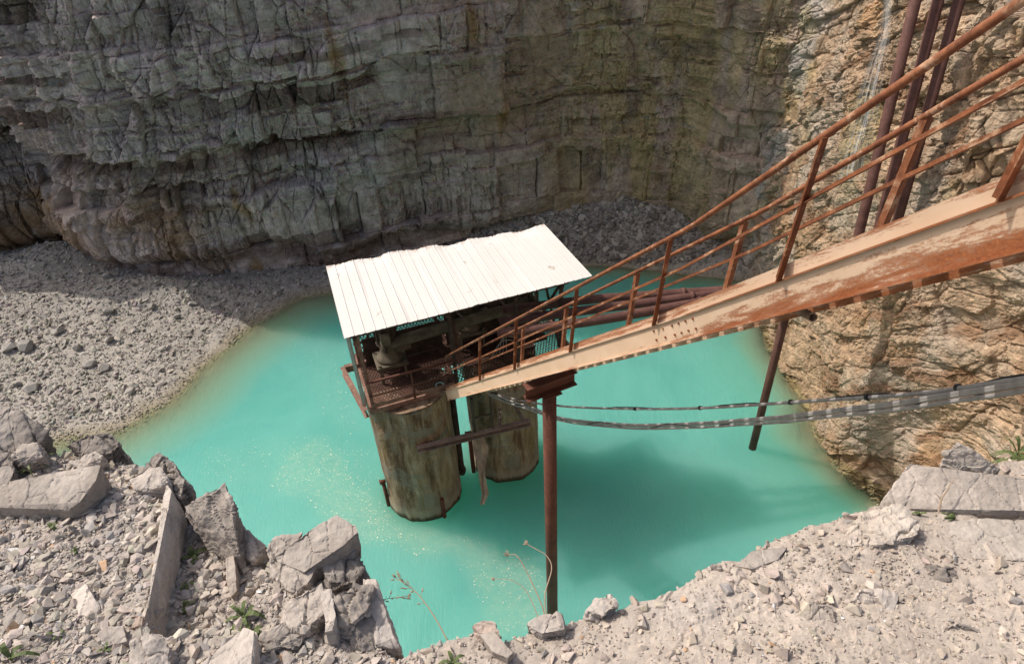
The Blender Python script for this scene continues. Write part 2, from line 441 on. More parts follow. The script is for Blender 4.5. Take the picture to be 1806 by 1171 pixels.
def build_back():
    P = [(-37, 27.0), (-27, 25.2), (-21.6, 24.2), (-19.6, 24.9), (-18.2, 25.6), (-17.4, 24.5), (-16, 23.1), (-13.3, 22.4), (-10, 22.6), (-7, 23), (-2.2, 24.2), (2.5, 25.3), (5.3, 25.0), (6.9, 24.1), (7.9, 22.7), (9.4, 21.8)]
    s, x, y, tx, ty = path_sampler(P, .03)
    n = len(s)
    base_top = np.interp(s, [0, 15, 28, 38, 60], [10.8, 10.8, 12.0, 18, 18])
    m = 560; v = np.linspace(0, 1, m)
    vv = v[None, :] * np.ones((n, 1)); z = -1.0 + (base_top[:, None] + 1.0) * vv
    S = s[:, None] * np.ones((1, m))
    nx, ny = ty[:, None], -tx[:, None]                       # facing the water
    X0, Y0 = x[:, None] * np.ones((1, m)), y[:, None] * np.ones((1, m))
    bat = np.interp(s, [0, 20, 30, 40, 60], [.10, .10, .06, .03, .02])[:, None]
    warp = .22 * fbm(S * .22, z * .10, seed=3, octv=2)
    # the beds are broken into panels that have slipped against each other
    fp, fpe, fph = facets(S * .33 + .06 * z, z * .30, 17, .0, 1.0)
    Zp = z - .035 * S + warp + .35 * fph + .035 * fbm(S * 1.1, z * 1.3, seed=8, octv=4)
    d = .60 * fbm(S * .2, z * .10, seed=21, octv=3) + .16 * fbm(S * .8, z * .6, seed=22, octv=3)
    Sj = S + .14 * fbm(S * .7, z * .9, seed=23, octv=4)
    b1, i1, c1, de1 = block_layers(Sj, Zp, (.5, 2.6), (.8, 3.6), 31, .58, .09, .035)
    frac = np.maximum(sstep(-.12, .30, fbm(S * .42, z * .5, seed=40, octv=4)), sstep(3.2, 4.5, z) * sstep(15, 18, S) * (1 - sstep(29, 33, S)) * .9)
    topmask = sstep(15, 18, S) * (1 - sstep(31, 35, S))           # how broken the rock is here
    thin = sstep(-.05, .3, fbm(S * .55, z * .5, seed=41, octv=3))
    b2, i2, c2, de2 = block_layers(Sj + .08 * fbm(S * 2, z * 2, seed=5, octv=3), Zp + .02 * fbm(S * 2.2, z * 2.6, seed=12, octv=3), (.10, .75), (.16, .9), 77, .27, .05, .018)
    b3, i3, c3, de3 = block_layers(Sj, Zp + .012 * fbm(S * 4, z * 4, seed=13, octv=3), (.06, .2), (.12, 1.0), 99, .085, .025, .012)
    b2 = b2 * (.12 + .68 * frac); b3 = b3 * thin
    fa, fe, fh = facets(S * 1.1 + .3 * Zp, Zp * 1.0, 51, .5, .3)
    fa2, fe2, fh2 = facets(S * 3.2 + .6 * Zp, Zp * 2.6 + .5 * S, 52, .6, .35)
    fa3, fe3, fh3 = facets(S * 8 + .8 * Zp, Zp * 7 + .5 * S, 53, .6, .35)
    # a recessed soft band and an overhanging bench course
    zb = z + .5 * fbm(S * .35, z * 0, seed=45, octv=2) + .35 * (_h(np.floor(Sj * .9), 0 * S, 0 * S, 46) - .5)
    bench = (.35 + .35 * topmask) * sstep(5.6, 5.8, zb) - (.25 + .2 * topmask) * sstep(4.7, 5.3, zb) * (1 - sstep(5.5, 5.7, zb)) + .25 * sstep(7.6, 7.8, zb)
    fcol, fce, fch = facets(Sj * 1.9 - .3 * z, z * .55 + .1 * S, 54, .7, .5)
    bench = bench + topmask * sstep(1.5, 3.2, z) * (.75 * fcol - .16 * np.exp(-fce / .035))
    soft = sstep(.55, .75, _h(i2, np.zeros_like(S), np.zeros_like(S), 123)) * .12
    lowmask = 1 - sstep(1.0, 5.0, z)
    vj = np.abs(((S + .55 * z + .3 * fbm(S, z, seed=61, octv=2)) / 1.35) % 1 - .5) * 2                 # slanting joints of the lower left buttress
    but = sstep(14, 17, S) * (1 - sstep(25, 29, S)) * lowmask
    right = sstep(33, 42, S)
    D = d + b1 * (1 - .5 * right) + b2 * (1 - .35 * right) + b3 + .42 * fa * (.3 + .7 * frac) + .22 * fa2 * (.15 + .85 * frac) + bench * (1 - .6 * right) - soft * frac
    D = D - but * .22 * np.exp(-(1 - vj) / .07) + .35 * but
    fa4, fe4, fh4 = facets(S * 19 + .8 * Zp, Zp * 17 + .5 * S, 55, .7, .4)
    D = D + .035 * fa4 * (.35 + .65 * frac) + .11 * fa3 * (.2 + .8 * frac) - .05 * np.exp(-fe / .02) + .06 * fbm(S * 4, z * 5, seed=70, octv=5, gain=.65)
    jut = np.exp(-((S - 19.2) / .9) ** 4) * np.exp(-((z - 9.6) / 1.1) ** 4); D = D + .95 * jut * (.75 + .25 * _h(np.floor(S * 1.6), np.floor(Zp * 1.4), 0 * S, 47))
    undercut = -.7 * np.exp(-np.maximum(z - .9 - .5 * fbm(S * .4, z * 0, seed=81, octv=2), 0) / .35)
    D = D + undercut
    off = D - bat * np.maximum(z, 0)
    zd = z + .05 * fbm(S * 2, z * 2, seed=90, octv=2)
    V = np.stack([X0 + nx * off, Y0 + ny * off, zd], -1)
    # colour: grey-green beds, browner to the right and in the left recess, red-brown partings
    g = np.ones((n, m, 3)) * np.array([.54, .455, .415])
    lay = _h(i1, np.zeros_like(S), np.zeros_like(S), 7)[..., None]; lay2 = _h(i2, np.zeros_like(S), np.zeros_like(S), 8)[..., None]
    g = g * (.88 + .24 * lay) * (.93 + .14 * lay2)
    g = g + (lay - .5) * np.array([.0, .012, .022])
    def blend(c, mask, col): return c + (np.asarray(col) - c) * np.clip(mask, 0, 1)[..., None]
    br = sstep(.05, .5, fbm(S * .3, z * .22, seed=200, octv=4))
    g = blend(g, .45 * br, (.29, .22, .16))
    g = blend(g, .8 * sstep(31, 40, S + 2.5 * fbm(S * .3, z * .3, seed=201, octv=3)) * (.55 + .45 * sstep(-.4, .3, fbm(S * .9, z * .35, seed=202, octv=4))), (.33, .24, .155))
    g = blend(g, sstep(40, 43, S) * .6 * sstep(-.3, .2, fbm(S * 1.5, z * .25, seed=203, octv=3)), (.42, .33, .15))
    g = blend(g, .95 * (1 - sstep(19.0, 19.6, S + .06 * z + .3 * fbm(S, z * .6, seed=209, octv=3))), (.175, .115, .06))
    g = blend(g, .75 * (1 - .85 * right) * sstep(.72, .85, _h(i2, np.zeros_like(S), np.zeros_like(S), 321)) * sstep(-.3, .2, fbm(S * .5, z * .5, seed=204, octv=2)), (.12, .07, .05))
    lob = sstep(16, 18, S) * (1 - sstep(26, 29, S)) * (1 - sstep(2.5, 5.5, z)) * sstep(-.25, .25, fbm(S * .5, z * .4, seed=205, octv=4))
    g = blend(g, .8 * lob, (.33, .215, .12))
    dks = sstep(.2, .5, fbm(S * .8, z * .8, seed=210, octv=5)); g = blend(g, .55 * dks, (.17, .135, .115))
    pale = sstep(.1, .45, fbm(S * .5, z * .5, seed=206, octv=4)) * (1 - sstep(36, 42, S))
    g = blend(g, .55 * pale, (.52, .48, .455))
    ir = sstep(.55, .75, fbm(S * 1.1, z * .35, seed=207, octv=3)); g = blend(g, .7 * ir, (.30, .18, .06))
    ef = sstep(.42, .6, fbm(S * 2.2, z * 5, seed=208, octv=4)) * sstep(.35, .6, lay2[..., 0]); g = blend(g, .5 * ef, (.42, .41, .40))
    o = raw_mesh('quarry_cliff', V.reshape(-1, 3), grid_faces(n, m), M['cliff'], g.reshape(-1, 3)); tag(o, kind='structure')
build_back()

def build_side():
    P = [(7.6, 26), (8.5, 22.6), (8.75, 21), (8.6, 19), (8.35, 17.3), (8.5, 14.8), (8.35, 13.2), (8.4, 12.3), (9.1, 11.2), (9.5, 10), (9.4, 8), (8.6, 5.5), (7.4, 3), (6.8, 0), (7, -5)]
    s, x, y, tx, ty = path_sampler(P, .02)
    # sample densely only where the photograph looks (the first 19 m)
    keep = np.concatenate([np.where(s < 18.5)[0], np.where(s >= 18.5)[0][::5]])
    s, x, y, tx, ty = (q[keep] for q in (s, x, y, tx, ty))
    n = len(s); top = np.interp(s, [0, 5, 14, 20, 32], [18, 17, 15.2, 13.4, 12.8])
    m = 720; v = np.linspace(0, 1, m)
    z = -1.0 + (top[:, None] + 1) * v[None, :]; S = s[:, None] * np.ones((1, m))
    nx, ny = ty[:, None], -tx[:, None]
    X0, Y0 = x[:, None] * np.ones((1, m)), y[:, None] * np.ones((1, m))
    T = z - .62 * S; Q = S + .62 * z                                        # bedding dips towards the viewer
    fp, fpe, fph = facets(S * .45, z * .45, 317, .0, 1.0)
    w1 = .25 * fbm(S * .4, z * .4, seed=300, octv=2) + 1.2 * fph * (1 + .25 * S)
    Tp = T + w1 + .03 * fbm(S * 2, z * 2, seed=318, octv=4)
    Q = Q + .08 * fbm(S * 1.2, z * 1.2, seed=319, octv=4)
    d = .38 * fbm(S * .3, z * .22, seed=301, octv=3) + .14 * fbm(S * .9, z * .9, seed=302, octv=3)
    b1, i1, c1, de1 = block_layers(Q, Tp, (.4, 1.8), (.8, 2.6), 331, .22, .08, .03)
    frac = sstep(-.2, .3, fbm(S * .5, z * .5, seed=340, octv=3))
    b2, i2, c2, de2 = block_layers(Q , Tp + .012 * fbm(S * 3, z * 3, seed=341, octv=2), (.16, .6), (.18, .8), 377, .05, .03, .015)
    fa, fe, fh = facets(Q * .8, T * 1.3, 351, .8, .45)
    fa2, fe2, fh2 = facets(Q * 2.2, T * 2.6 + .3 * fph, 352, .8, .4)
    fa3, fe3, fh3 = facets(Q * 7, T * 8, 353, .7, .4)
    D = d + b1 * .9 + b2 * (.1 + .9 * frac) + .30 * fa + .20 * fa2 * (.3 + .7 * frac) + .095 * fa3 * (.25 + .75 * frac) - .05 * np.exp(-fe / .025) - .05 * np.exp(-fe2 / .05) * frac
    D = D + .05 * fbm(S * 5, z * 5, seed=370, octv=4) + .015 * fbm(S * 18, z * 18, seed=371, octv=2)
    calm = sstep(7.0, 9.5, S) * (1 - sstep(15.6, 17.5, S)) * (1 - sstep(6.5, 9, z))                       # smooth washed skirt near the water
    fa5, fe5, fh5 = facets(Q * 17, T * 19, 354, .7, .4)
    ck, ckf, ckh = facets(Q * .55 + .1 * fbm(S, z, seed=356, octv=3), T * 1.1, 355, .5, .3)
    D = D + .03 * fa5 * (.4 + .6 * frac) + .25 * ck - .14 * np.exp(-ckf / .03)
    D = d * .5 * calm + D * (1 - .5 * calm) + .05 * calm * fa3 + .02 * calm * fa5 + .06 * calm * fbm(S * 4, z * 4, seed=357, octv=6, gain=.65)
    bat = .085
    off = D - bat * np.maximum(z, 0) - .25
    V = np.stack([X0 + nx * off, Y0 + ny * off, z + .04 * fbm(S * 3, z * 3, seed=390, octv=2)], -1)
    px, py = proj(V)
    def blend(c, mask, col): return c + (np.asarray(col) - c) * np.clip(mask, 0, 1)[..., None]
    z0 = np.zeros_like(S)
    g = np.ones((n, m, 3)) * np.array([.385, .275, .185])
    g = g * (.8 + .4 * _h(i1, c1, z0, 12)[..., None]) * (.86 + .28 * _h(i2, c2, z0, 13)[..., None])
    g = blend(g, .65 * sstep(.0, .45, fbm(S * .7, z * .7, seed=400, octv=4)), (.385, .235, .12))
    g = blend(g, .8 * sstep(.02, .3, fbm(S * .55, z * .55, seed=401, octv=5)), (.41, .345, .28))
    g = blend(g, .75 * sstep(.1, .4, fbm(Q * .7, T * 1.6, seed=402, octv=5)), (.23, .13, .075))
    g = blend(g, .6 * sstep(.15, .35, fbm(S * 1.6, z * 1.3, seed=408, octv=5)), (.43, .34, .25))
    # pale lime crust running down the corner, and the washed tan skirt
    cr = np.exp(-((S - 4.4 + .5 * fbm(S, z * .6, seed=403, octv=3)) / 1.0) ** 2) * sstep(-.25, .25, fbm(S * 1.8, z * .8, seed=404, octv=4))
    g = blend(g, .9 * cr, (.45, .415, .385))
    g = blend(g, .6 * calm * (1 - sstep(11, 14, S)) * sstep(-.5, .3, fbm(S * 1.2, z * .7, seed=405, octv=3)), (.36, .25, .155))
    yel = sstep(.2, .5, fbm(S * .5, z * .4, seed=406, octv=3)) * sstep(3, 8, z); g = blend(g, .55 * yel, (.33, .27, .12))
    wet = np.exp(-np.maximum(z + .1, 0) / .35); g = blend(g, .75 * wet, (.40, .30, .19))
    dk = sstep(.45, .62, fbm(Q * 1.6, T * 4.5, seed=407, octv=4)); g = blend(g, .5 * dk, (.15, .11, .085))
    o = raw_mesh('side_cliff', V.reshape(-1, 3), grid_faces(n, m), M['side'], g.reshape(-1, 3)); tag(o, kind='structure')
    return V, s, z
SIDE, SIDE_S, SIDE_Z = build_side()

# ------------------------------------------------------------------ gravel bank under the cliff and the water
SHORE = [(-40, 4), (-22, 9.0), (-17, 12.2), (-14.0, 14.76), (-12.3, 15.2), (-11.1, 16.4), (-10.4, 18.2), (-9.5, 20.1), (-8.3, 21.7), (-7.0, 22.2), (-4, 22.9), (0, 23.1), (2.2, 22.9), (3.6, 22.7), (7.1, 21.7), (9.5, 21.0), (12, 34), (-40, 34)]
def bank_h(x, y):
    sd = sdist(x + .25 * fbm(x * .5, y * .5, seed=501, octv=3), y + .25 * fbm(x * .5, y * .5, seed=502, octv=3), SHORE)
    inner = np.where(sd > 0, .085 * sd + .30 * np.maximum(0, sd - 1.2) * sstep(-3, 1, x) , .16 * sd)
    steep = sstep(-2.5, 0, x) * np.where(sd > 0, .34 * sd, .3 * sd)
    pile = .55 * np.exp(-((x + 18.2) / 1.6) ** 2 - ((y - 24.4) / 1.0) ** 2) + .5 * np.exp(-((x + 13.5) / 2.2) ** 2 - ((y - 22.0) / .8) ** 2)
    return inner + steep + pile + .08 * fbm(x * .9, y * .9, seed=503, octv=4) * sstep(-.5, .8, sd) + .02, sd
def build_bank():
    xs = np.arange(-30, 9.6, .07); ys = np.arange(11.5, 28, .07)
    X, Y = np.meshgrid(xs, ys, indexing='ij'); Z, sd = bank_h(X, Y)
    Z = Z + .03 * fbm(X * 5, Y * 5, seed=504, octv=3)
    keep = sd > -3
    g = np.ones(X.shape + (3,)) * np.array([.365, .335, .295]); g *= (1 + .22 * fbm(X * 1.2, Y * 1.2, seed=505, octv=4))[..., None]
    wet = 1 - sstep(-.1, .5, sd + .25 * fbm(X * 2, Y * 2, seed=506, octv=3)); g = g + (np.array([.30, .26, .18]) - g) * (.8 * wet)[..., None]
    Q = grid_faces(*X.shape); kf = keep.ravel()[Q].all(1)
    o = raw_mesh('gravel_bank', np.stack([X, Y, Z], -1).reshape(-1, 3), Q[kf], M['bank'], g.reshape(-1, 3)); tag(o, kind='structure')
build_bank()

SCUM = [at_z(*p)[:2] for p in ((500, 800), (560, 770), (660, 860), (700, 925), (850, 950), (905, 972), (960, 1000), (975, 1110), (880, 1120), (850, 1060), (815, 1000), (780, 975), (740, 985), (690, 960), (640, 960), (560, 900), (470, 850))]
SCUM2 = [at_z(*p)[:2] for p in ((520, 540), (600, 600), (655, 760), (600, 760), (540, 640), (480, 560))]
SCUM3 = [at_z(*p)[:2] for p in ((360, 800), (520, 770), (660, 790), (660, 840), (520, 860), (380, 860))]
SIDE_BASE = [(7.6, 27), (8.6, 22.6), (8.7, 21), (8.6, 19), (8.35, 17.3), (8.5, 14.8), (8.25, 13.2), (8.35, 12.3), (9.0, 11.2), (9.4, 10), (9.3, 8), (8.6, 5.5), (7.4, 3), (6.8, 0), (30, 0), (30, 27)]
def build_water():
    xs = np.arange(-40, 12, .16); ys = np.arange(-3, 28, .16); X, Y = np.meshgrid(xs, ys, indexing='ij')
    H, sd = bank_h(X, Y)
    dep = np.clip(-H, 0, 3)
    ds = -sdist(X + .35 * fbm(X * .8, Y * .8, seed=601, octv=3), Y, SIDE_BASE)
    dep = np.minimum(dep, np.clip((ds + .12) * .35, 0, 3))
    def soft(poly, k): return sstep(-k, k, sdist(X + .35 * fbm(X * .9, Y * .9, seed=602, octv=3), Y + .3 * fbm(X * .9, Y * .9, seed=603, octv=3), poly))
    sc = np.maximum(soft(SCUM, .28), .35 * np.maximum(soft(SCUM2, .6), soft(SCUM3, .5)))
    gr = np.maximum(np.exp(-np.maximum(-sd, 0) / .9) * .8, np.exp(-np.maximum(ds, 0) / 1.3) * .9)
    for (cx, cy) in PILLARS: gr = np.maximum(gr, .55 * np.exp(-np.maximum(np.hypot(X - cx, Y - cy) - .9, 0) / .5))
    o = raw_mesh('water', np.stack([X, Y, 0 * X], -1).reshape(-1, 3), grid_faces(*X.shape), M['water'], None, None, None, True, {'Depth': dep, 'Scum': sc, 'Green': gr}); tag(o, kind='structure')
PILLARS = [(-2.56, 11.98), (-.36, 13.05)]
build_water()
def build_flakes():
    V, Q, C = [], [], []
    n = 0
    for poly, cnt, k in ((SCUM, 2600, .06), (SCUM2, 350, .4), (SCUM3, 300, .35)):
        p = np.array(poly); lo, hi = p.min(0) - .4, p.max(0) + .4
        P = RNG.uniform(lo, hi, (cnt * 4, 2)); s = sdist(P[:, 0], P[:, 1], poly)
        dn = fbm(P[:, 0] * 1.1, P[:, 1] * 1.1, seed=610, octv=3)
        P = P[(s > RNG.uniform(-k, k, len(P))) & (dn + RNG.uniform(-.5, .5, len(P)) > -.05)][:cnt]
        for q in P:
            r = RNG.uniform(.005, .016) * (1.8 if RNG.random() < .06 else 1); a = RNG.uniform(0, 6.28); e = RNG.uniform(.5, 1)
            for k2 in range(4):
                t = a + k2 * math.pi / 2; rr = r * (1 if k2 % 2 else e); V.append((q[0] + rr * math.cos(t), q[1] + rr * math.sin(t), .006 + .002 * (k2 % 2)))
            Q.append((n, n + 1, n + 2, n + 3)); n += 4
    o = raw_mesh('floating_flakes', V, Q, M['flake']); tag(o, 'tiny pale flakes drifting on the turquoise water round the pillars', 'flakes', None, 'stuff')
build_flakes()

# ------------------------------------------------------------------ stones
def hull_mesh(pts):
    bm = bmesh.new()
    for p in pts: bm.verts.new([float(q) for q in p])
    r = bmesh.ops.convex_hull(bm, input=bm.verts)
    dead = [g for g in r['geom_interior'] + r['geom_unused'] if isinstance(g, bmesh.types.BMVert)]
    bmesh.ops.delete(bm, geom=list(set(dead)), context='VERTS')
    bmesh.ops.triangulate(bm, faces=bm.faces); bm.verts.index_update()
    V = np.array([v.co[:] for v in bm.verts]); T = np.array([[v.index for v in f.verts] for f in bm.faces]); bm.free(); return V, T
PROTO = []
for k in range(28):
    rs = np.random.default_rng(700 + k); p = rs.normal(size=(11, 3)); p /= np.linalg.norm(p, axis=1)[:, None]; p *= rs.uniform(.75, 1.1, (11, 1))
    p *= np.array([1, rs.uniform(.55, .95), rs.uniform(.28, .7)]); PROTO.append(hull_mesh(p))
def scatter(name, P, size, cols, mat, label, cat, tilt=.5, sink=.25, normals=None):
    VV, TT, CC = [], [], []; base = 0
    k = RNG.integers(0, len(PROTO), len(P))
    for j in range(len(PROTO)):
        idx = np.where(k == j)[0]
        if not len(idx): continue
        V, T = PROTO[j]; m = len(idx)
        a = RNG.uniform(0, 2 * math.pi, m); b = RNG.normal(0, tilt, m); c = RNG.normal(0, tilt, m)
        ca, sa, cb, sb, cc, sc = np.cos(a), np.sin(a), np.cos(b), np.sin(b), np.cos(c), np.sin(c); o0, l1 = np.zeros(m), np.ones(m)
        Rz = np.stack([ca, -sa, o0, sa, ca, o0, o0, o0, l1], -1).reshape(m, 3, 3)
        Rx = np.stack([l1, o0, o0, o0, cb, -sb, o0, sb, cb], -1).reshape(m, 3, 3)
        Ry = np.stack([cc, o0, sc, o0, l1, o0, -sc, o0, cc], -1).reshape(m, 3, 3)
        RR = Ry @ Rx @ Rz
        W = np.einsum('mij,vj->mvi', RR, V) * size[idx][:, None, None]
        W = W + P[idx][:, None, :] + np.array([0, 0, 1]) * (size[idx] * (.35 - sink))[:, None, None]
        VV.append(W.reshape(-1, 3)); TT.append((T[None] + (np.arange(m) * len(V))[:, None, None] + base).reshape(-1, 3)); CC.append(np.repeat(cols[idx], len(V), 0)); base += m * len(V)
    o = raw_mesh(name, np.concatenate(VV), np.concatenate(TT), mat, np.concatenate(CC)); return tag(o, label, cat, None, 'stuff')

def bank_gravel():
    n = 120000
    X = RNG.uniform(-27, 9, n); Y = RNG.uniform(12.5, 26.8, n); Z, sd = bank_h(X, Y)
    px, py = proj(np.stack([X, Y, Z], -1))
    ok = (sd > -.7 + .4 * RNG.normal(size=n)) & (px > -120) & (px < 1500) & (py < 830)
    cl = fbm(X * .5, Y * .5, seed=520, octv=3)
    X, Y, Z, sd, cl = (q[ok] for q in (X, Y, Z, sd, cl)); n = len(X)
    size = .026 + .034 * RNG.pareto(2.6, n) * (1 + .6 * cl); size = np.clip(size, .022, .15)
    size = np.where(sd < .4, np.minimum(size, .07), size)
    back = sstep(.5, 2.4, sd - 1.0) * (X > -6); size *= 1 + 1.3 * back
    c = np.array([.41, .375, .33]) * RNG.uniform(.5, 1.2, (n, 1)) * np.array([1, 1, 1]) + RNG.normal(0, .012, (n, 3))
    wet = (1 - sstep(-.2, .4, sd))[:, None]; c = c + (np.array([.30, .26, .18]) - c) * .7 * wet
    scatter('gravel', np.stack([X, Y, Z], -1), size, np.clip(c, .05, .6), M['stone'], 'broken grey stone covering the bank at the foot of the cliff', 'gravel')
bank_gravel()
def heap_stones():
    n = 9000; X = RNG.uniform(-3, 8.2, n); Y = RNG.uniform(22.3, 26, n); Z, sd = bank_h(X, Y); ok = sd > .05; X, Y, Z = X[ok], Y[ok], Z[ok]; n = len(X)
    size = np.clip(.05 + .04 * RNG.pareto(2.4, n), .05, .24); c = np.array([.36, .32, .28]) * RNG.uniform(.35, 1.35, (n, 1))
    scatter('gravel', np.stack([X, Y, Z], -1), size, np.clip(c, .05, .6), M['stone'], 'dark stone rubble heaped in the shade behind the roof', 'gravel', .7, .1)
heap_stones()

# ------------------------------------------------------------------ the rim the photograph is taken from
RIM_PX = [(-700, 640), (-300, 705), (-100, 760), (0, 778), (90, 788), (200, 797), (280, 815), (330, 880), (420, 950), (480, 965), (560, 985), (600, 1030), (640, 1100), (690, 1145), (740, 1134), (840, 1110), (875, 1122), (930, 1102), (990, 1084), (1060, 1070), (1180, 1042), (1250, 1005), (1340, 964), (1430, 924), (1530, 904), (1570, 880), (1640, 850), (1806, 812), (2000, 770)]
RIM = [(-14, 7), (-7, 4.2)] + [tuple(on_g(*p)[:2]) for p in RIM_PX] + [(3.2, 2.1), (4.6, 2.9), (6.6, 4.2), (9.5, 6.5), (14, 6.5), (14, -9), (-14, -9)]
HOLLOW = [tuple(on_g(*p)[:2]) for p in ((302, 856), (332, 884), (420, 950), (480, 965), (470, 1010), (405, 1085), (335, 1110), (256, 1126), (276, 1012), (284, 930))]
def ground_h(X, Y, fine=True):
    wx = X + .03 * fbm(X * 6, Y * 6, seed=801, octv=3); wy = Y + .03 * fbm(X * 6, Y * 6, seed=802, octv=3)
    sd = sdist(wx, wy, RIM)
    Z = GA + GB * Y + .05 * fbm(X * 1.6, Y * 1.6, seed=803, octv=3)
    Z = Z - .115 * sstep(-.006, .012, sdist(X, Y, HOLLOW))
    Z = Z - .012 * (1 - sstep(0, .10, sd))
    a, e, h = facets(X * 4 + .4 * Y, Y * 5, 810, .5, .4); b, e2, h2 = facets(X * 13, Y * 13, 811, .6, .5)
    rough = sstep(-.2, .3, fbm(X * 2.2, Y * 2.2, seed=812, octv=2))
    Z = Z + .035 * a * rough + .012 * b
    if fine: Z = Z + .006 * fbm(X * 30, Y * 30, seed=804, octv=3)
    out = np.maximum(-sd, 0)
    Z = Z - np.minimum(out * 7.0, 13.6) - .25 * sstep(0, .1, out)
    Z = Z + np.where(out > 0, .3 * fbm(X * 2, Y * 2, Z * 1.0, seed=820, octv=3) * sstep(0, .6, out), 0)
    return np.maximum(Z, -1.0), sd
def graded(lo, a, b, hi, step, grow=1.12):
    c = list(np.arange(a, b, step)); q, st = b, step
    r = []
    while q < hi: r.append(q); st *= grow; q += st
    l, q, st = [], a, step
    while True:
        st *= grow; q -= st; l.append(q)
        if q < lo: break
    return np.array(l[::-1] + c + r)
def build_ground():
    xs = graded(-13, -2.8, 2.6, 13, .0095); ys = graded(-8.5, .55, 2.9, 9, .0095)
    X, Y = np.meshgrid(xs, ys, indexing='ij'); Z, sd = ground_h(X, Y)
    # dust: greyer on the left slope, pinkish beige on the right
    tr = sstep(-.6, .5, X)[..., None]
    g = np.array([.39, .34, .295]) * (1 - tr) + np.array([.42, .36, .305]) * tr
    dust = fbm(X * 3, Y * 3, seed=830, octv=4)[..., None]
    g = g * (1 + .22 * dust); gy = sstep(.1, .45, fbm(X * 2.4, Y * 4, seed=831, octv=4))[..., None]
    g = g + (np.array([.38, .345, .315]) - g) * .6 * gy
    o = raw_mesh('ground', np.stack([X, Y, Z], -1).reshape(-1, 3), grid_faces(*X.shape), M['ground'], g.reshape(-1, 3)); tag(o, kind='structure')
build_ground()
def rim_gravel():
    n = 330000
    # more of the chips lie where the photograph looks
    X = RNG.uniform(-2.7, 2.4, n); Y = RNG.uniform(.6, 2.6, n); Z, sd = ground_h(X, Y, False)
    px, py = proj(np.stack([X, Y, Z], -1)); left = 1 - sstep(-.5, .1, X)
    cl = fbm(X * 3, Y * 3, seed=840, octv=3)
    dens = np.where(X < -.25, .80, .20) * np.clip(1 + 1.1 * cl, .15, 1.6)
    dens = np.maximum(dens, .95 * sstep(.05, .09, sdist(X, Y, HOLLOW)))
    slabs = np.maximum(sstep(0, .03, sdist(X, Y, [tuple(on_g(*p)[:2]) for p in ((1560, 890), (1605, 815), (1806, 850), (1850, 1000), (1620, 980), (1500, 965), (1500, 905))])), 0)
    ok = (sd > -.012) & (RNG.random(n) < dens * (1 - .8 * slabs)) & (px > -60) & (px < 1870) & (py < 1230)
    X, Y, Z, cl = (q[ok] for q in (X, Y, Z, cl)); n = len(X)
    size = np.clip(.0036 + .0036 * (1 - .3 * (X > -.2)) * RNG.pareto(2.1, n), .0032, .028)
    left = (1 - sstep(-.5, .1, X))[:, None]
    c = np.array([.45, .395, .34]) * left + np.array([.44, .375, .315]) * (1 - left)
    c = c * RNG.uniform(.74, 1.14, (n, 1)) * (1 + RNG.normal(0, .02, (n, 3)))
    gy = RNG.random(n) < .16 - .08 * (X > 0); c[gy] = np.array([.36, .33, .305]) * RNG.uniform(.75, 1.2, (gy.sum(), 1))
    wh = RNG.random(n) < .006; c[wh] = (.72, .70, .68); og = RNG.random(n) < .012; c[og] = (.46, .31, .20)
    scatter('gravel', np.stack([X, Y, Z], -1), size, np.clip(c, .05, .8), M['stone'], 'small sharp stone chips strewn over the near rim', 'gravel', .45, .15)
rim_gravel()
def rim_gravel_beyond():                     # the same chips carry on to either side of the view, a little sparser
    n = 90000; X = RNG.uniform(-5.0, 4.2, n); Y = RNG.uniform(-.2, 4.0, n); Z, sd = ground_h(X, Y, False)
    px, py = proj(np.stack([X, Y, Z], -1)); inside = (px > -60) & (px < 1870) & (py < 1230) & (py > 0)
    ok = (sd > -.012) & ~(inside & (X > -2.7) & (X < 2.4) & (Y > .6) & (Y < 2.6)); X, Y, Z = X[ok], Y[ok], Z[ok]; n = len(X)
    size = np.clip(.006 + .006 * RNG.pareto(2.0, n), .006, .05); left = (1 - sstep(-.5, .1, X))[:, None]
    c = (np.array([.45, .395, .34]) * left + np.array([.44, .375, .315]) * (1 - left)) * RNG.uniform(.7, 1.14, (n, 1))
    scatter('gravel', np.stack([X, Y, Z], -1), size, np.clip(c, .05, .8), M['stone'], 'small sharp stone chips on the rim to either side', 'gravel', .45, .15)
rim_gravel_beyond()

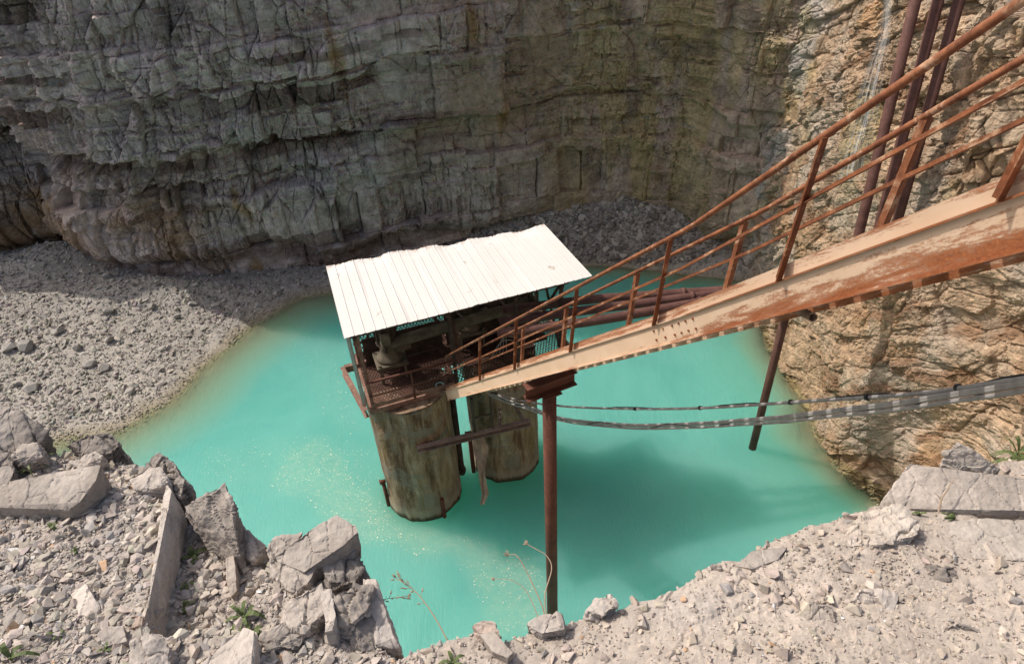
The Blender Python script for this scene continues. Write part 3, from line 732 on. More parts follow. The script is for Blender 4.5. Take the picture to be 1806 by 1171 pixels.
def rock(name, top, drop, label, cat='rock', col=(.33, .30, .27), seed=0, bury=.25, shrink=.9, noise=.012, group=None, cuts=3, mat='slab', lean=(0, 0)):
    """a broken block: its upper outline stands on the rim at the heights given, its foot is buried in the ground"""
    rs = np.random.default_rng(900 + seed)
    T = np.array([on_g(x, y, h) for x, y, h in top]); c = T.mean(0)
    B = (T - c) * shrink + c + np.array([lean[0], lean[1], 0]); B[:, 2] = T[:, 2] - drop + rs.normal(0, .01, len(T))
    Bd = (B - B.mean(0)) * .8 + B.mean(0); Bd[:, 2] -= bury * .4
    V, Tt = hull_mesh(np.concatenate([T, B, Bd]))
    bm = bmesh.new(); vs = [bm.verts.new(v) for v in V]
    for t in Tt: bm.faces.new([vs[i] for i in t])
    bmesh.ops.dissolve_limit(bm, angle_limit=.06, verts=bm.verts, edges=bm.edges); bmesh.ops.triangulate(bm, faces=bm.faces)
    for _ in range(6):
        lg = [e for e in bm.edges if e.calc_length() > .05]
        if not lg: break
        bmesh.ops.subdivide_edges(bm, edges=lg, cuts=1, use_grid_fill=False); bmesh.ops.triangulate(bm, faces=bm.faces)
    bm.verts.index_update(); P = np.array([v.co[:] for v in bm.verts]); Q = np.array([[v.index for v in f.verts] for f in bm.faces]); bm.free()
    for _ in range(3 if len(Q) < 1500 else 2):
        E = np.sort(np.concatenate([Q[:, [0, 1]], Q[:, [1, 2]], Q[:, [2, 0]]]), 1); ue, inv = np.unique(E, axis=0, return_inverse=True); inv = inv.ravel()
        mid = (P[ue[:, 0]] + P[ue[:, 1]]) / 2; k = len(Q); a, b, c_ = (inv[:k] + len(P), inv[k:2 * k] + len(P), inv[2 * k:] + len(P)); P = np.concatenate([P, mid])
        Q = np.concatenate([np.stack([Q[:, 0], a, c_], 1), np.stack([Q[:, 1], b, a], 1), np.stack([Q[:, 2], c_, b], 1), np.stack([a, b, c_], 1)])
    fn = np.cross(P[Q[:, 1]] - P[Q[:, 0]], P[Q[:, 2]] - P[Q[:, 0]]); N = np.zeros_like(P)
    for k in range(3): np.add.at(N, Q[:, k], fn)
    N /= np.linalg.norm(N, axis=1)[:, None] + 1e-12
    sx = seed * 3.7
    dsp = noise * (fbm(P[:, 0] * 9 + sx, P[:, 1] * 9, P[:, 2] * 9, seed=seed, octv=4) * 1.2 + .5 * fbm(P[:, 0] * 30, P[:, 1] * 30 + sx, P[:, 2] * 30, seed=seed + 1, octv=3))
    # ledges: the layered stone breaks in thin steps round its sides
    side = 1 - np.abs(N[:, 2]); dsp = dsp + side * noise * .45 * (((P[:, 2] * 45 + 5 * fbm(P[:, 0] * 7, P[:, 1] * 7, P[:, 2] * 7, seed=seed + 2, octv=3)) % 1) - .5)
    fc, fe_, fh_ = facets(P[:, 0] * 11 + P[:, 2] * 8 + sx, P[:, 1] * 11 - P[:, 2] * 9, 60 + seed, .9, .6)
    fd, fe2_, _q = facets(P[:, 0] * 28 + P[:, 2] * 20 + sx, P[:, 1] * 28 - P[:, 2] * 24, 90 + seed, .9, .6)
    dsp = dsp * (.6 if name == 'rock_slab' else 1) + noise * (.45 if name == 'rock_slab' else 1.0) * (1.3 * fc + .6 * fd) - noise * .5 * np.exp(-fe_ / .03) + .0022 * fbm(P[:, 0] * 70, P[:, 1] * 70, P[:, 2] * 70, seed=seed + 3, octv=3)
    fe3a, fe3b, fe3c = facets(P[:, 0] * 70 + P[:, 2] * 50 + sx, P[:, 1] * 70 - P[:, 2] * 60, 120 + seed, .9, .6); dsp = dsp + noise * .22 * fe3a
    P = P + N * dsp[:, None]
    cc = np.array(col) * (1 + .2 * (fh_[:, None] - .5)) * (1 + .34 * fbm(P[:, 0] * 6 + sx, P[:, 1] * 6, P[:, 2] * 6, seed=seed + 5, octv=4))[:, None]
    dust = (sstep(.3, .9, N[:, 2]) * sstep(-.3, .4, fbm(P[:, 0] * 7, P[:, 1] * 7 + sx, seed=seed + 6, octv=3)))[:, None]
    cc = cc + (np.array([.43, .385, .34]) - cc) * .6 * dust
    o = raw_mesh(name, P, Q, M[mat], cc)
    return tag(o, label, cat, group)

def hh(pts, h): return [(x, y, h) for x, y in pts]
G = 'large rocks lying on the near rim'
DK, MD, LT = (.24, .21, .185), (.32, .278, .24), (.42, .37, .325)
rock('boulder', [(-60, 700, .10), (0, 712, .14), (32, 719, .14), (84, 760, .06), (60, 800, .02), (0, 800, .03), (-60, 790, .05)], .18, 'dark grey boulder at the left edge of the rim, highest of the left rocks', 'boulder', DK, 1, group=G)
rock('rock', [(-30, 800, .05), (18, 788, .06), (25, 830, .05), (12, 858, .03), (-30, 860, .03)], .12, 'dark broken rock cut by the left edge just under the biggest boulder', 'rock', DK, 2, group=G)
rock('rock', [(24, 805, .05), (40, 783, .07), (66, 783, .07), (74, 805, .04), (45, 820, .02)], .1, 'small grey rock wedged below the dark boulder', 'rock', MD, 3, group=G)
rock('rock', [(118, 782, .02), (160, 763, .06), (192, 760, .07), (212, 783, .04), (195, 798, .02), (150, 800, .02)], .12, 'dark knobbly rock on the crest above the flat slab', 'rock', DK, 4, noise=.02, group=G)
rock('rock', [(125, 815, .02), (165, 798, .05), (182, 803, .05), (172, 822, .02), (140, 828, .02)], .08, 'grey angular stone just behind the flat slab', 'rock', LT, 5, group=G)
rock('rock_slab', [(-40, 862, .06), (50, 842, .09), (115, 830, .10), (177, 821, .11), (168, 848, .10), (140, 886, .07), (120, 899, .05), (70, 893, .05), (-40, 893, .04)], .13, 'long flat slab with a dark broken right end on the left slope', 'rock', MD, 6, noise=.007, shrink=.97, lean=(.0, .0), group=G)
rock('rock', [(250, 825, .02), (275, 800, .05), (305, 812, .06), (325, 850, .03), (318, 878, .0), (280, 870, .0)], .22, 'dark crumbling rock at the crest above the upright slab', 'rock', DK, 7, noise=.022, group=G)
rock('rock', [(230, 842, .04), (262, 818, .06), (282, 828, .06), (296, 850, .06), (270, 862, .04), (240, 862, .03)], .1, 'pale grey rock behind the top of the upright slab', 'rock', LT, 8, group=G)
# the long upright slab that holds back the rubble
rock('rock_slab', [(294, 846, .05), (302, 868, .05), (326, 905, -.04), (322, 960, -.08), (304, 1050, -.10), (268, 1124, -.06), (252, 1116, .012), (274, 1012, .012), (281, 930, .012)], .16, 'tall narrow upright slab holding back the rubble with its dark face to the right', 'rock', (.5, .44, .38), 9, noise=.006, shrink=1.0, lean=(-.03, .0), group=G)
rock('rock', [(397, 851, .14), (384, 862, .13), (326, 893, .03), (343, 918, .01), (372, 972, -.08), (425, 1000, -.10), (414, 925, .04), (411, 890, .10)], .16, 'pointed upright rock with a dark lower face just right of the narrow slab', 'rock', MD, 10, noise=.012, shrink=.98, group=G)
rock('rock', [(398, 985, -.06), (412, 975, -.05), (418, 1040, -.08), (408, 1052, -.1), (400, 1020, -.08)], .08, 'thin brown splinter of rock below the pointed upright rock', 'rock', (.36, .30, .25), 11, noise=.005, group=G)
rock('rock', [(418, 928, -.04), (440, 940, -.03), (470, 962, -.05), (445, 985, -.09), (415, 970, -.09)], .12, 'low grey rock behind the pointed upright rock', 'rock', LT, 12, group=G)
rock('rock', [(470, 970, .0), (485, 945, .03), (530, 942, .03), (505, 985, .0), (480, 990, -.02)], .1, 'flat pale stone behind the tilted block', 'rock', LT, 13, group=G)
rock('rock_slab', [(594, 908, .14), (628, 926, .13), (632, 938, .12), (604, 962, .10), (560, 992, .06), (535, 1010, .05), (480, 985, .04), (505, 965, .07), (545, 935, .11)], .09, 'tilted long block pointing out over the water', 'rock', MD, 14, noise=.01, shrink=.95, group=G)
rock('rock', [(478, 985, .03), (520, 975, .05), (562, 985, .05), (545, 1025, .03), (520, 1045, .0), (480, 1015, .0)], .14, 'square block under the foot of the tilted block', 'rock', MD, 15, group=G)
rock('rock', [(560, 985, .05), (620, 958, .06), (640, 1003, .02), (625, 1030, .0), (580, 1025, .02)], .3, 'dark ragged rock under the tip of the tilted block', 'rock', DK, 16, noise=.02, group=G)
rock('rock', [(500, 1075, .03), (535, 1040, .06), (566, 1030, .06), (575, 1075, .05), (540, 1110, .02), (505, 1105, .01)], .14, 'grey wedge of rock in the near outcrop beside the leafy weed', 'rock', MD, 17, noise=.018, group=G)
rock('rock', [(566, 1042, .08), (582, 1040, .08), (592, 1085, .07), (588, 1112, .05), (572, 1115, .05)], .14, 'narrow upright chip in the middle of the near outcrop', 'rock', LT, 18, noise=.006, group=G)
rock('rock', [(588, 1060, .07), (625, 1030, .08), (655, 1035, .06), (645, 1075, .05), (610, 1105, .03), (592, 1100, .03)], .2, 'grey leaning block of the near outcrop right of the narrow chip', 'rock', MD, 19, noise=.018, group=G)
rock('rock', [(640, 1020, .05), (662, 1022, .05), (675, 1060, .02), (695, 1125, -.02), (702, 1140, -.04), (665, 1135, -.02), (650, 1075, .02)], .5, 'tall grey face of the near outcrop dropping to the water', 'rock', LT, 20, noise=.008, group=G)
rock('rock', [(605, 1085, .03), (640, 1068, .04), (668, 1100, .0), (660, 1145, -.03), (620, 1150, -.02)], .25, 'dark hollowed rock at the foot of the near outcrop', 'rock', DK, 21, noise=.02, group=G)
rock('rock', [(455, 1120, .0), (500, 1098, .03), (545, 1112, .03), (530, 1140, .0), (470, 1148, .0)], .12, 'low dark rock in front of the near outcrop', 'rock', DK, 22, noise=.016, group=G)
rock('rock_slab', [(345, 1180, .02), (390, 1140, .05), (430, 1106, .08), (448, 1112, .08), (450, 1150, .06), (440, 1200, .05), (370, 1210, .02)], .12, 'smooth grey slab at the bottom edge left of the near outcrop', 'rock', LT, 23, noise=.006, group=G)
rock('rock', [(222, 1160, .03), (236, 1128, .06), (268, 1120, .07), (296, 1140, .05), (298, 1180, .03), (240, 1190, .02)], .1, 'rough beige rock at the bottom edge below the narrow slab', 'rock', LT, 24, noise=.018, group=G)
rock('rock', [(172, 1118, .02), (188, 1104, .03), (218, 1106, .03), (224, 1130, .02), (185, 1140, .01)], .06, 'rounded grey stone beside the small brown stone', 'rock', LT, 25, noise=.006, group=G)
rock('rock', [(216, 1096, .02), (232, 1082, .03), (252, 1088, .03), (250, 1102, .02), (224, 1110, .01)], .06, 'small reddish brown stone at the foot of the narrow slab', 'rock', (.40, .29, .22), 26, group=G)
rock('rock', [(126, 1048, .02), (150, 1030, .04), (162, 1045, .04), (176, 1072, .02), (170, 1088, .01), (138, 1084, .01)], .06, 'leaf shaped slab leaning alone in the left rubble', 'rock', LT, 27, noise=.005, group=G)
rock('rock', [(0, 1085, .01), (28, 1070, .03), (52, 1080, .03), (48, 1105, .01), (10, 1110, .01)], .05, 'dark low stone by the left edge in the rubble', 'rock', DK, 28, group=G)
# right side
rock('rock_slab', [(1548, 896, .02), (1575, 855, .06), (1603, 818, .10), (1650, 824, .10), (1760, 838, .09), (1860, 850, .09), (1880, 905, .05), (1780, 900, .05), (1680, 893, .04), (1610, 897, .02)], .3, 'big smooth pale grey slab on the right rim with a dead twig on it', 'rock', (.385, .335, .29), 40, noise=.008, group=G)
rock('rock', [(1655, 838, .05), (1668, 798, .13), (1690, 783, .16), (1722, 798, .14), (1765, 828, .09), (1740, 845, .06)], .3, 'pale pointed rock rising behind the big smooth slab', 'rock', (.385, .34, .295), 41, noise=.012, group=G)
rock('rock', [(1488, 935, .02), (1525, 905, .04), (1592, 895, .06), (1622, 926, .07), (1612, 945, .06), (1560, 958, .04), (1500, 962, .02)], .09, 'rough tan block with a dark hollow under its right corner', 'rock', (.46, .40, .34), 42, noise=.016, lean=(-.03, .0), group=G)
rock('rock_slab', [(1618, 930, .02), (1720, 915, .03), (1860, 920, .04), (1860, 990, .03), (1720, 985, .02), (1640, 972, .01)], .12, 'flat grey slab at the right edge in front of the smooth slab', 'rock', (.37, .325, .28), 43, noise=.008, group=G)
rock('rock', [(1034, 1078, .0), (1052, 1055, .013), (1077, 1048, .018), (1087, 1066, .009), (1062, 1086, .0)], .12, 'squarish stone on the rim just right of the brown post', 'rock', LT, 44, group=G)
rock('rock', [(832, 1102, .004), (850, 1092, .013), (872, 1097, .013), (880, 1122, .004), (850, 1130, .0)], .1, 'brown flat topped stone on the rim left of the brown post', 'rock', (.40, .32, .27), 45, group=G)
rock('rock', [(928, 1100, .004), (950, 1085, .013), (985, 1085, .013), (995, 1108, .009), (955, 1118, .0)], .1, 'pale blocky stone at the visible foot of the brown post', 'rock', LT, 46, group=G)
rock('rock_slab', [(845, 1118, .01), (870, 1112, .03), (905, 1150, .02), (895, 1160, .01), (868, 1148, .01)], .06, 'thin grey flake lying in the rubble below the brown stone', 'rock', MD, 47, noise=.004, group=G)
rock('rock_slab', [(1298, 998, .0), (1328, 970, .013), (1390, 964, .013), (1372, 986, .004), (1330, 1002, .0)], .08, 'thin slanting grey slab along the rim above the right rubble', 'rock', MD, 48, noise=.006, group=G)
rock('rock', [(1618, 1002, .0), (1640, 996, .03), (1682, 1000, .03), (1692, 1018, .02), (1640, 1024, .0)], .06, 'dark grey chunk in the middle of the right rubble', 'rock', DK, 49, group=G)
rock('rock', [(1245, 1008, .0), (1255, 995, .025), (1270, 996, .025), (1272, 1012, .0)], .06, 'little upright stone on the rim edge midway along the right', 'rock', MD, 50, group=G)
rock('rock', [(1480, 928, .0), (1495, 908, .03), (1522, 905, .03), (1525, 922, .01), (1500, 930, .0)], .06, 'small red brown stone at the rim before the tan block', 'rock', (.37, .29, .25), 51, group=G)
rock('rock', [(1495, 1060, .0), (1520, 1040, .03), (1580, 1050, .02), (1570, 1075, .0)], .06, 'pale dusty slab sunk in the right rubble', 'rock', LT, 52, group=G)
rock('rock', [(1400, 1080, .0), (1430, 1058, .03), (1470, 1066, .03), (1480, 1095, .01), (1430, 1100, .0)], .06, 'dusty grey block sunk in the rubble at the lower right', 'rock', MD, 53, group=G)
rock('rock', [(1650, 1115, .0), (1690, 1095, .03), (1735, 1110, .02), (1730, 1130, .0)], .05, 'dark flat stone near the lower right corner', 'rock', DK, 54, group=G)

# boulders on the far bank
def boulder_far(px, py, wpx, label, seed, flat=.6, col=(.37, .345, .31)):
    p = at_z(px, py, .5)
    h, _ = bank_h(np.array([p[0]]), np.array([p[1]])); p = at_z(px, py, float(h[0]) + .1)
    dep = (p - CAM) @ R[:, 2]; r = wpx / F * dep / 2
    rs = np.random.default_rng(1200 + seed); q = rs.normal(size=(13, 3)); q /= np.linalg.norm(q, axis=1)[:, None]; q *= np.array([1, .8, flat]) * r
    a = rs.uniform(0, 6.28); q = q @ np.array([[math.cos(a), -math.sin(a), 0], [math.sin(a), math.cos(a), 0], [0, 0, 1]]).T
    V, T = hull_mesh(q); c = np.array(col) * rs.uniform(.85, 1.1)
    o = raw_mesh('boulder', V + p, T, M['stone'], np.ones((len(V), 3)) * c); tag(o, label, 'boulder', 'boulders on the far gravel bank')
FB = [(193, 548, 26, 'pale wedge shaped boulder on the bank below the slanting joints'), (45, 610, 34, 'dark grey boulder at the far left of the bank'), (14, 612, 30, 'grey boulder cut off by the left edge on the bank'),
      (102, 582, 24, 'brownish boulder on the upper left bank'), (160, 640, 28, 'low pale boulder in the middle of the sunny bank'), (185, 648, 22, 'bright broken boulder in the sunny middle of the bank'),
      (55, 682, 32, 'flat pale boulder low on the left bank'), (230, 690, 20, 'grey boulder low on the bank near the waterline'), (285, 615, 20, 'grey boulder on the right shoulder of the bank'),
      (195, 600, 22, 'small tilted boulder in the centre of the bank'), (340, 535, 20, 'dark boulder at the shade line under the cliff'), (268, 540, 16, 'small boulder just inside the shade line'),
      (313, 558, 16, 'small sunny boulder on the upper right of the bank'), (380, 540, 18, 'dark boulder on the narrow end of the bank'), (265, 675, 20, 'upright grey boulder just above the waterline'),
      (138, 612, 20, 'squat grey boulder left of the bright broken boulder'), (345, 500, 16, 'dark boulder in the shade right under the cliff'), (188, 487, 22, 'grey boulder on the shaded heap by the recess'),
      (985, 455, 18, 'mossy green boulder on the shaded heap right of the roof')]
for i, (x, y, wp, lb) in enumerate(FB): boulder_far(x, y, wp, lb, i, .75 if i % 2 else .55, (.24, .24, .20) if 'mossy' in lb else (.37, .345, .31))

# ------------------------------------------------------------------ the stairway
D1, D2 = unit(ray(500, 780)), unit(ray(750, 720))
J = at_d(1185, 563, 6.5)
CR = np.array([.9, .40, -.07]) * .8; CH = unit(CR)
UP = unit(-ray(850, 2092))
A0 = J + D1 * (4.0 - J[2]) / D1[2]
END = J - D2 * 5.6
LEN1 = float(np.linalg.norm(A0 - J))
st = thing('stairway', A0, 'steep steel stairway with cream stringers and rusty rails leading down to the pump shelter', 'stairway')
def perp(d):                                  # square to the slope, upwards
    n = np.cross(CH, d); n = unit(n); return n if n[2] > 0 else -n
def channel(mb, p, q, d, out, u0, u1, hgt=.225, fl=.032, th=.010):
    n = perp(d); k = 24
    prof = [(fl, 0), (0, 0), (0, -hgt), (fl, -hgt), (fl, -hgt + th), (th, -hgt + th), (th, -th), (fl, -th)]
    # opens outwards: the web faces the viewer set back behind the flanges
    V, Fs, UV = [], [], []
    for i in range(k + 1):
        c = p + (q - p) * i / k; u = u0 + (u1 - u0) * i / k
        for a, b in prof: V.append(c + out * a + n * b); UV.append((u, -b + (.3 if (a > .02 and b > -.02) else 0)))
    m = len(prof)
    for i in range(k):
        for j in range(m): Fs.append((i * m + j, i * m + (j + 1) % m, (i + 1) * m + (j + 1) % m, (i + 1) * m + j))
    Fs.append(tuple(range(m))); Fs.append(tuple(k * m + j for j in range(m - 1, -1, -1)))
    mb.add(V, Fs, UV)
near = MB(); channel(near, A0, J - D1 * 0, D1, -CH, -LEN1, 0); channel(near, J, END, -D2, -CH, 0, 5.6)
near_o = near.build('stringer', M['cream'], st)
fd1, fd2 = CR - perp(D1) * .08, CR - perp(D2) * .08
far = MB(); channel(far, A0 + fd1, J + fd1, D1, CH, -LEN1, 0); channel(far, J + fd2, END + fd2, -D2, CH, 0, 5.6)
far.build('stringer', M['cream'], st)
nj = perp(D2)
for sx in np.linspace(-.5, .35, 6):
    for k in (-.06, -.15): MB().tube([J + (D1 if sx > 0 else D2) * sx - CH * .005 + nj * k, J + (D1 if sx > 0 else D2) * sx - CH * .022 + nj * k], .012, 6).build('splice_bolt', M['post'], near_o)
# upstanding edge plate along the near side
kp = MB()
for p_, q_, d_, u0, u1 in ((A0, J, D1, -LEN1, 0), (J, END, -D2, 0, 5.6)):
    n = perp(d_)
    for k in range(12):
        a, b = p_ + (q_ - p_) * k / 12, p_ + (q_ - p_) * (k + 1) / 12; ua, ub = u0 + (u1 - u0) * k / 12, u0 + (u1 - u0) * (k + 1) / 12
        V = [a + CH * .010, b + CH * .010, b + CH * .010 + n * .085, a + CH * .010 + n * .085, a + CH * .018, b + CH * .018, b + CH * .018 + n * .085, a + CH * .018 + n * .085]
        UVk = [(ua + 7, .05), (ub + 7, .05), (ub + 7, .21), (ua + 7, .21)] * 2
        kp.add(V, [(0, 1, 2, 3), (7, 6, 5, 4), (3, 2, 6, 7), (0, 4, 5, 1)], UVk)
kp.build('kick_plate', M['plate'], st)
# treads
def tread(c, d):
    h = unit(np.array([d[0], d[1], 0])); mb = MB()
    a, b = c + CH * .015, c + CR - CH * .015
    mb.box((a + b) / 2, (b - a) / 2, h * .125, np.array([0, 0, .012]))
    mb.box((a + b) / 2 - h * .123 - np.array([0, 0, .02]), (b - a) / 2, h * .003, np.array([0, 0, .018]))
    return mb.build('tread', M['frame'], st)
s = .2
while s < LEN1 - .1: tread(J + D1 * s - perp(D1) * .12, D1); s += .31
s = .11
while s < 5.4: tread(J - D2 * s - perp(D2) * .12, D2); s += .31
# posts and rails, both sides
S1 = [6.625, 4.6, 2.355, .265]; S2 = [2.06, 3.8, 5.4]
RH = 1.0
def railing(o, side):
    tops = []
    ps = [J + D1 * k + o for k in S1] + [J - D2 * k + o for k in S2]
    for p in ps:
        lean = UP
        t = p + lean * (RH - .03)
        b = p - lean * .01
        mb = MB(); hdir = unit(np.array([D1[0], D1[1], 0]))
        mb.angle(b, t, .047, .007, hdir, CH * (-1 if side < 0 else 1)); mb.build('post', M['post'] if side < 0 else M['rail'], st)
    e0 = A0 + o + UP * RH - D1 * .25; e1 = J + o + UP * RH; e2 = END + o + UP * RH
    MB().tube([e0, e1 + D1 * .1, e1 - D2 * .1, e2], .0225, 12).build('top_rail', M['rail'], st, True)
    m0, m1, m2 = A0 + o + UP * .53 * RH, J + o + UP * .56 * RH, END + o + UP * .56 * RH
    mb = MB(); mb.angle(m0, m1, .036, .006, np.array([0, 0, 1.0]), CH * (-1 if side < 0 else 1)); mb.angle(m1, m2, .036, .006, np.array([0, 0, 1.0]), CH * (-1 if side < 0 else 1)); mb.build('mid_rail', M['rail'], st)
railing(-CH * .02, -1)
railing(CR + CH * .02, 1)

# the post that carries it, with its cap beam
pc = J + D1 * 4.30; pc = pc + CR * .5 - perp(D1) * .30
foot = np.array([pc[0], pc[1], 0.0])
pt = thing('support_post', foot, 'thick brown steel post with a cap beam holding up the stairway', 'post')
sh = unit(np.array([CR[0], CR[1], 0])); px0 = at_d(966, 760, 10.3)
colx, coly = pc[0] - sh[0] * .04, pc[1] - sh[1] * .04
MB().tube([(colx, coly, -1), (colx, coly, pc[2] - .26)], .115, 20).build('column', M['brown'], pt, True)
cb = MB(); c0 = np.array([colx, coly, pc[2] - .12]) + sh * .02; hd = np.array([-sh[1], sh[0], 0])
cb.box(c0 + [0, 0, .125], sh * .44, hd * .09, np.array([0, 0, .009])); cb.box(c0 - [0, 0, .125], sh * .44, hd * .09, np.array([0, 0, .009])); cb.box(c0, sh * .437, hd * .006, np.array([0, 0, .116]))
cbo = cb.build('cap_beam', M['brown'], pt)
pl = MB(); pl.box((colx, coly, pc[2] - .268), sh * .16, hd * .14, np.array([0, 0, .010])); pl.build('head_plate', M['brown'], cbo)

# ------------------------------------------------------------------ concrete pillars
def pillar(c, rad, top, label, seed):
    o = thing('concrete_pillar', (c[0], c[1], 0), label, 'pillar', 'concrete pillars under the pump shelter')
    n, m = 72, 60
    a = np.linspace(0, 2 * math.pi, n, endpoint=False); z = np.linspace(-1.0, top, m)
    Aa, Z = np.meshgrid(a, z, indexing='ij')
    rr = rad + .018 * fbm(np.cos(Aa) * 3 + seed, np.sin(Aa) * 3, Z * 1.5, seed=seed, octv=4) - .03 * sstep(.18, .3, fbm(np.cos(Aa) * 2 + seed, np.sin(Aa) * 2, Z * .7, seed=seed + 3, octv=3))
    oct_ = rad * 1.035 / np.maximum(np.cos((Aa + .3) % (math.pi / 4) - math.pi / 8), .5) * math.cos(math.pi / 8)
    rr = np.where(Z < .42 + .05 * vnoise(Aa * 3, Aa * 0, seed=seed), np.maximum(rr, oct_), rr)
    V = np.stack([c[0] + rr * np.cos(Aa), c[1] + rr * np.sin(Aa), Z], -1)
    i = np.arange(n * m).reshape(n, m); j = np.roll(i, -1, 0)
    Q = np.stack([i[:, :-1], j[:, :-1], j[:, 1:], i[:, 1:]], -1).reshape(-1, 4)
    raw_mesh('shaft', V.reshape(-1, 3), Q, M['concrete'], None, o, None, True)
    t = MB(); t.tube([(c[0], c[1], top - .06), (c[0], c[1], top + .004)], rad - .03, 40); t.build('shaft_top', M['concrete'], o)
    return o
p1 = pillar(PILLARS[0], .97, 3.84, 'near stained concrete pillar standing in the turquoise water with drain pipes at its foot', 3)
p2 = pillar(PILLARS[1], .92, 3.84, 'farther shaded concrete pillar half hidden behind the brown post', 9)
def stub(par, ang, c, z0, z1, r, sock=True):
    p = np.array([c[0] + 1.02 * math.cos(ang), c[1] + 1.02 * math.sin(ang), 0])
    mb = MB(); mb.tube([p + [0, 0, z0], p + [0, 0, z1]], r, 10)
    if sock:
        ax = np.array([math.cos(ang), math.sin(ang), 0]); mb.tube([p + [0, 0, z1] - ax * .06, p + [0, 0, z1 + .01] + ax * .03, p + [0, 0, z1 + .01] + ax * .09], [r, r * 1.1, r * 1.5], 10)
    return mb.build('drain_pipe', M['brown'], par, True)
stub(p1, math.radians(202), PILLARS[0], -.5, .95, .05); stub(p1, math.radians(303), PILLARS[0], -.5, .72, .05, False); stub(p2, math.radians(207), PILLARS[1], -.3, 1.5, .06)

sp = at_z(815, 834, 0); o = thing('standpipe', (sp[0], sp[1], 0), 'slim dark standpipe rising between the two pillars', 'pipe')
MB().tube([(sp[0], sp[1], -1), (sp[0], sp[1], .12), (sp[0], sp[1], .16), (sp[0], sp[1], 3.85)], [.1, .1, .085, .085], 14).build('shaft', M['dark'], o, True)
MB().tube([(sp[0], sp[1], .10), (sp[0], sp[1], .2)], .12, 14).build('collar', M['dark'], o, True)

# brace tying the pillars
bz = 2.74
def on_cyl(px, py, dep): return at_d(px, py, dep)
k0, k1 = at_z(735, 790, bz), at_z(934, 742, bz)
o = thing('brace_beam', (k0 + k1) / 2, 'weathered brace beam bolted across both pillars with a light ladder frame on top', 'beam')
mb = MB(); dv = unit(k1 - k0); sd_ = unit(np.cross(dv, (0, 0, 1)))
mb.bar(k0, k1, .02, .15); mb.bar(k0 + sd_ * .05 + [0, 0, .078], k1 + sd_ * .05 + [0, 0, .078], .11, .014); mb.bar(k0 + sd_ * .05 - [0, 0, .078], k1 + sd_ * .05 - [0, 0, .078], .11, .014); mb.build('beam', M['wood'], o)
for q_, c_ in ((k1 - dv * .12, PILLARS[1]), (k1 - dv * .75, PILLARS[1]), (k0 + dv * .25, PILLARS[0])):
    v_ = np.array([c_[0] - q_[0], c_[1] - q_[1], 0]); l_ = np.linalg.norm(v_); MB().bar(q_, q_ + v_ / l_ * (l_ - .88), .06, .08).build('bracket', M['wood'], o)
for px_, py_, tp in ((838, 765, 690), (869, 757, 690)):
    b = k0 + dv * np.dot(at_z(px_, py_, bz) - k0, dv) + [0, 0, .09]
    mb = MB(); mb.bar(b, b + [0, 0, 1.05], .06, .06); mb.build('upright', M['dark'], o)
b0 = k0 + dv * np.dot(at_z(838, 765, bz) - k0, dv) + [0, 0, .52]; b1 = k0 + dv * np.dot(at_z(869, 757, bz) - k0, dv) + [0, 0, .52]
MB().bar(b0, b1, .03, .05).build('crosspiece', M['dark'], o)

# torn sheet hanging off the far pillar
ts = MB(); V, Fs = [], []
prof = [(836, 768, 852), (834, 790, 862), (840, 812, 858), (843, 830, 855), (846, 850, 858), (850, 870, 862), (847, 888, 854)]
for i, (xa, yy, xb) in enumerate(prof):
    for k in range(5):
        q = at_d(xa + (xb - xa) * k / 4 + (random.uniform(-3, 3) if 0 < k < 4 else 0), yy + (k % 2) * 3, 16.6 + .05 * math.sin(k * 1.9 + i)); 
        if q[2] < .02: q[2] = .012 + .004 * k
        V.append(q)
for i in range(len(prof) - 1):
    for k in range(4): Fs.append((i * 5 + k, i * 5 + k + 1, i * 5 + k + 6, i * 5 + k + 5))
ts.add(V, Fs); o = ts.build('torn_sheet', M['sheet']); tag(o, 'torn pale sheet hanging down the left side of the farther pillar into the water', 'sheet')
so_ = o.modifiers.new('thick', 'SOLIDIFY'); so_.thickness = .006

# ------------------------------------------------------------------ pump shelter
PZ = 4.0
FLc, FRc, BRc, BLc = at_z(607, 597, 6.2), at_z(1045, 487, 6.2), at_z(960, 398, 6.72), at_z(574, 467, 6.72)
U = unit(FRc - FLc); U = unit(np.array([U[0], U[1], 0])); Vv = np.array([-U[1], U[0], 0])
O = at_z(655, 722, PZ)
sh_ = thing('pump_shelter', O, 'white ribbed metal roof shelter with a mesh floor standing on the pillars', 'shelter')
def pf(u, v, z): return O + U * u + Vv * v + np.array([0, 0, z - PZ])
PL, PD = 4.95, 2.1; PB = 1.55
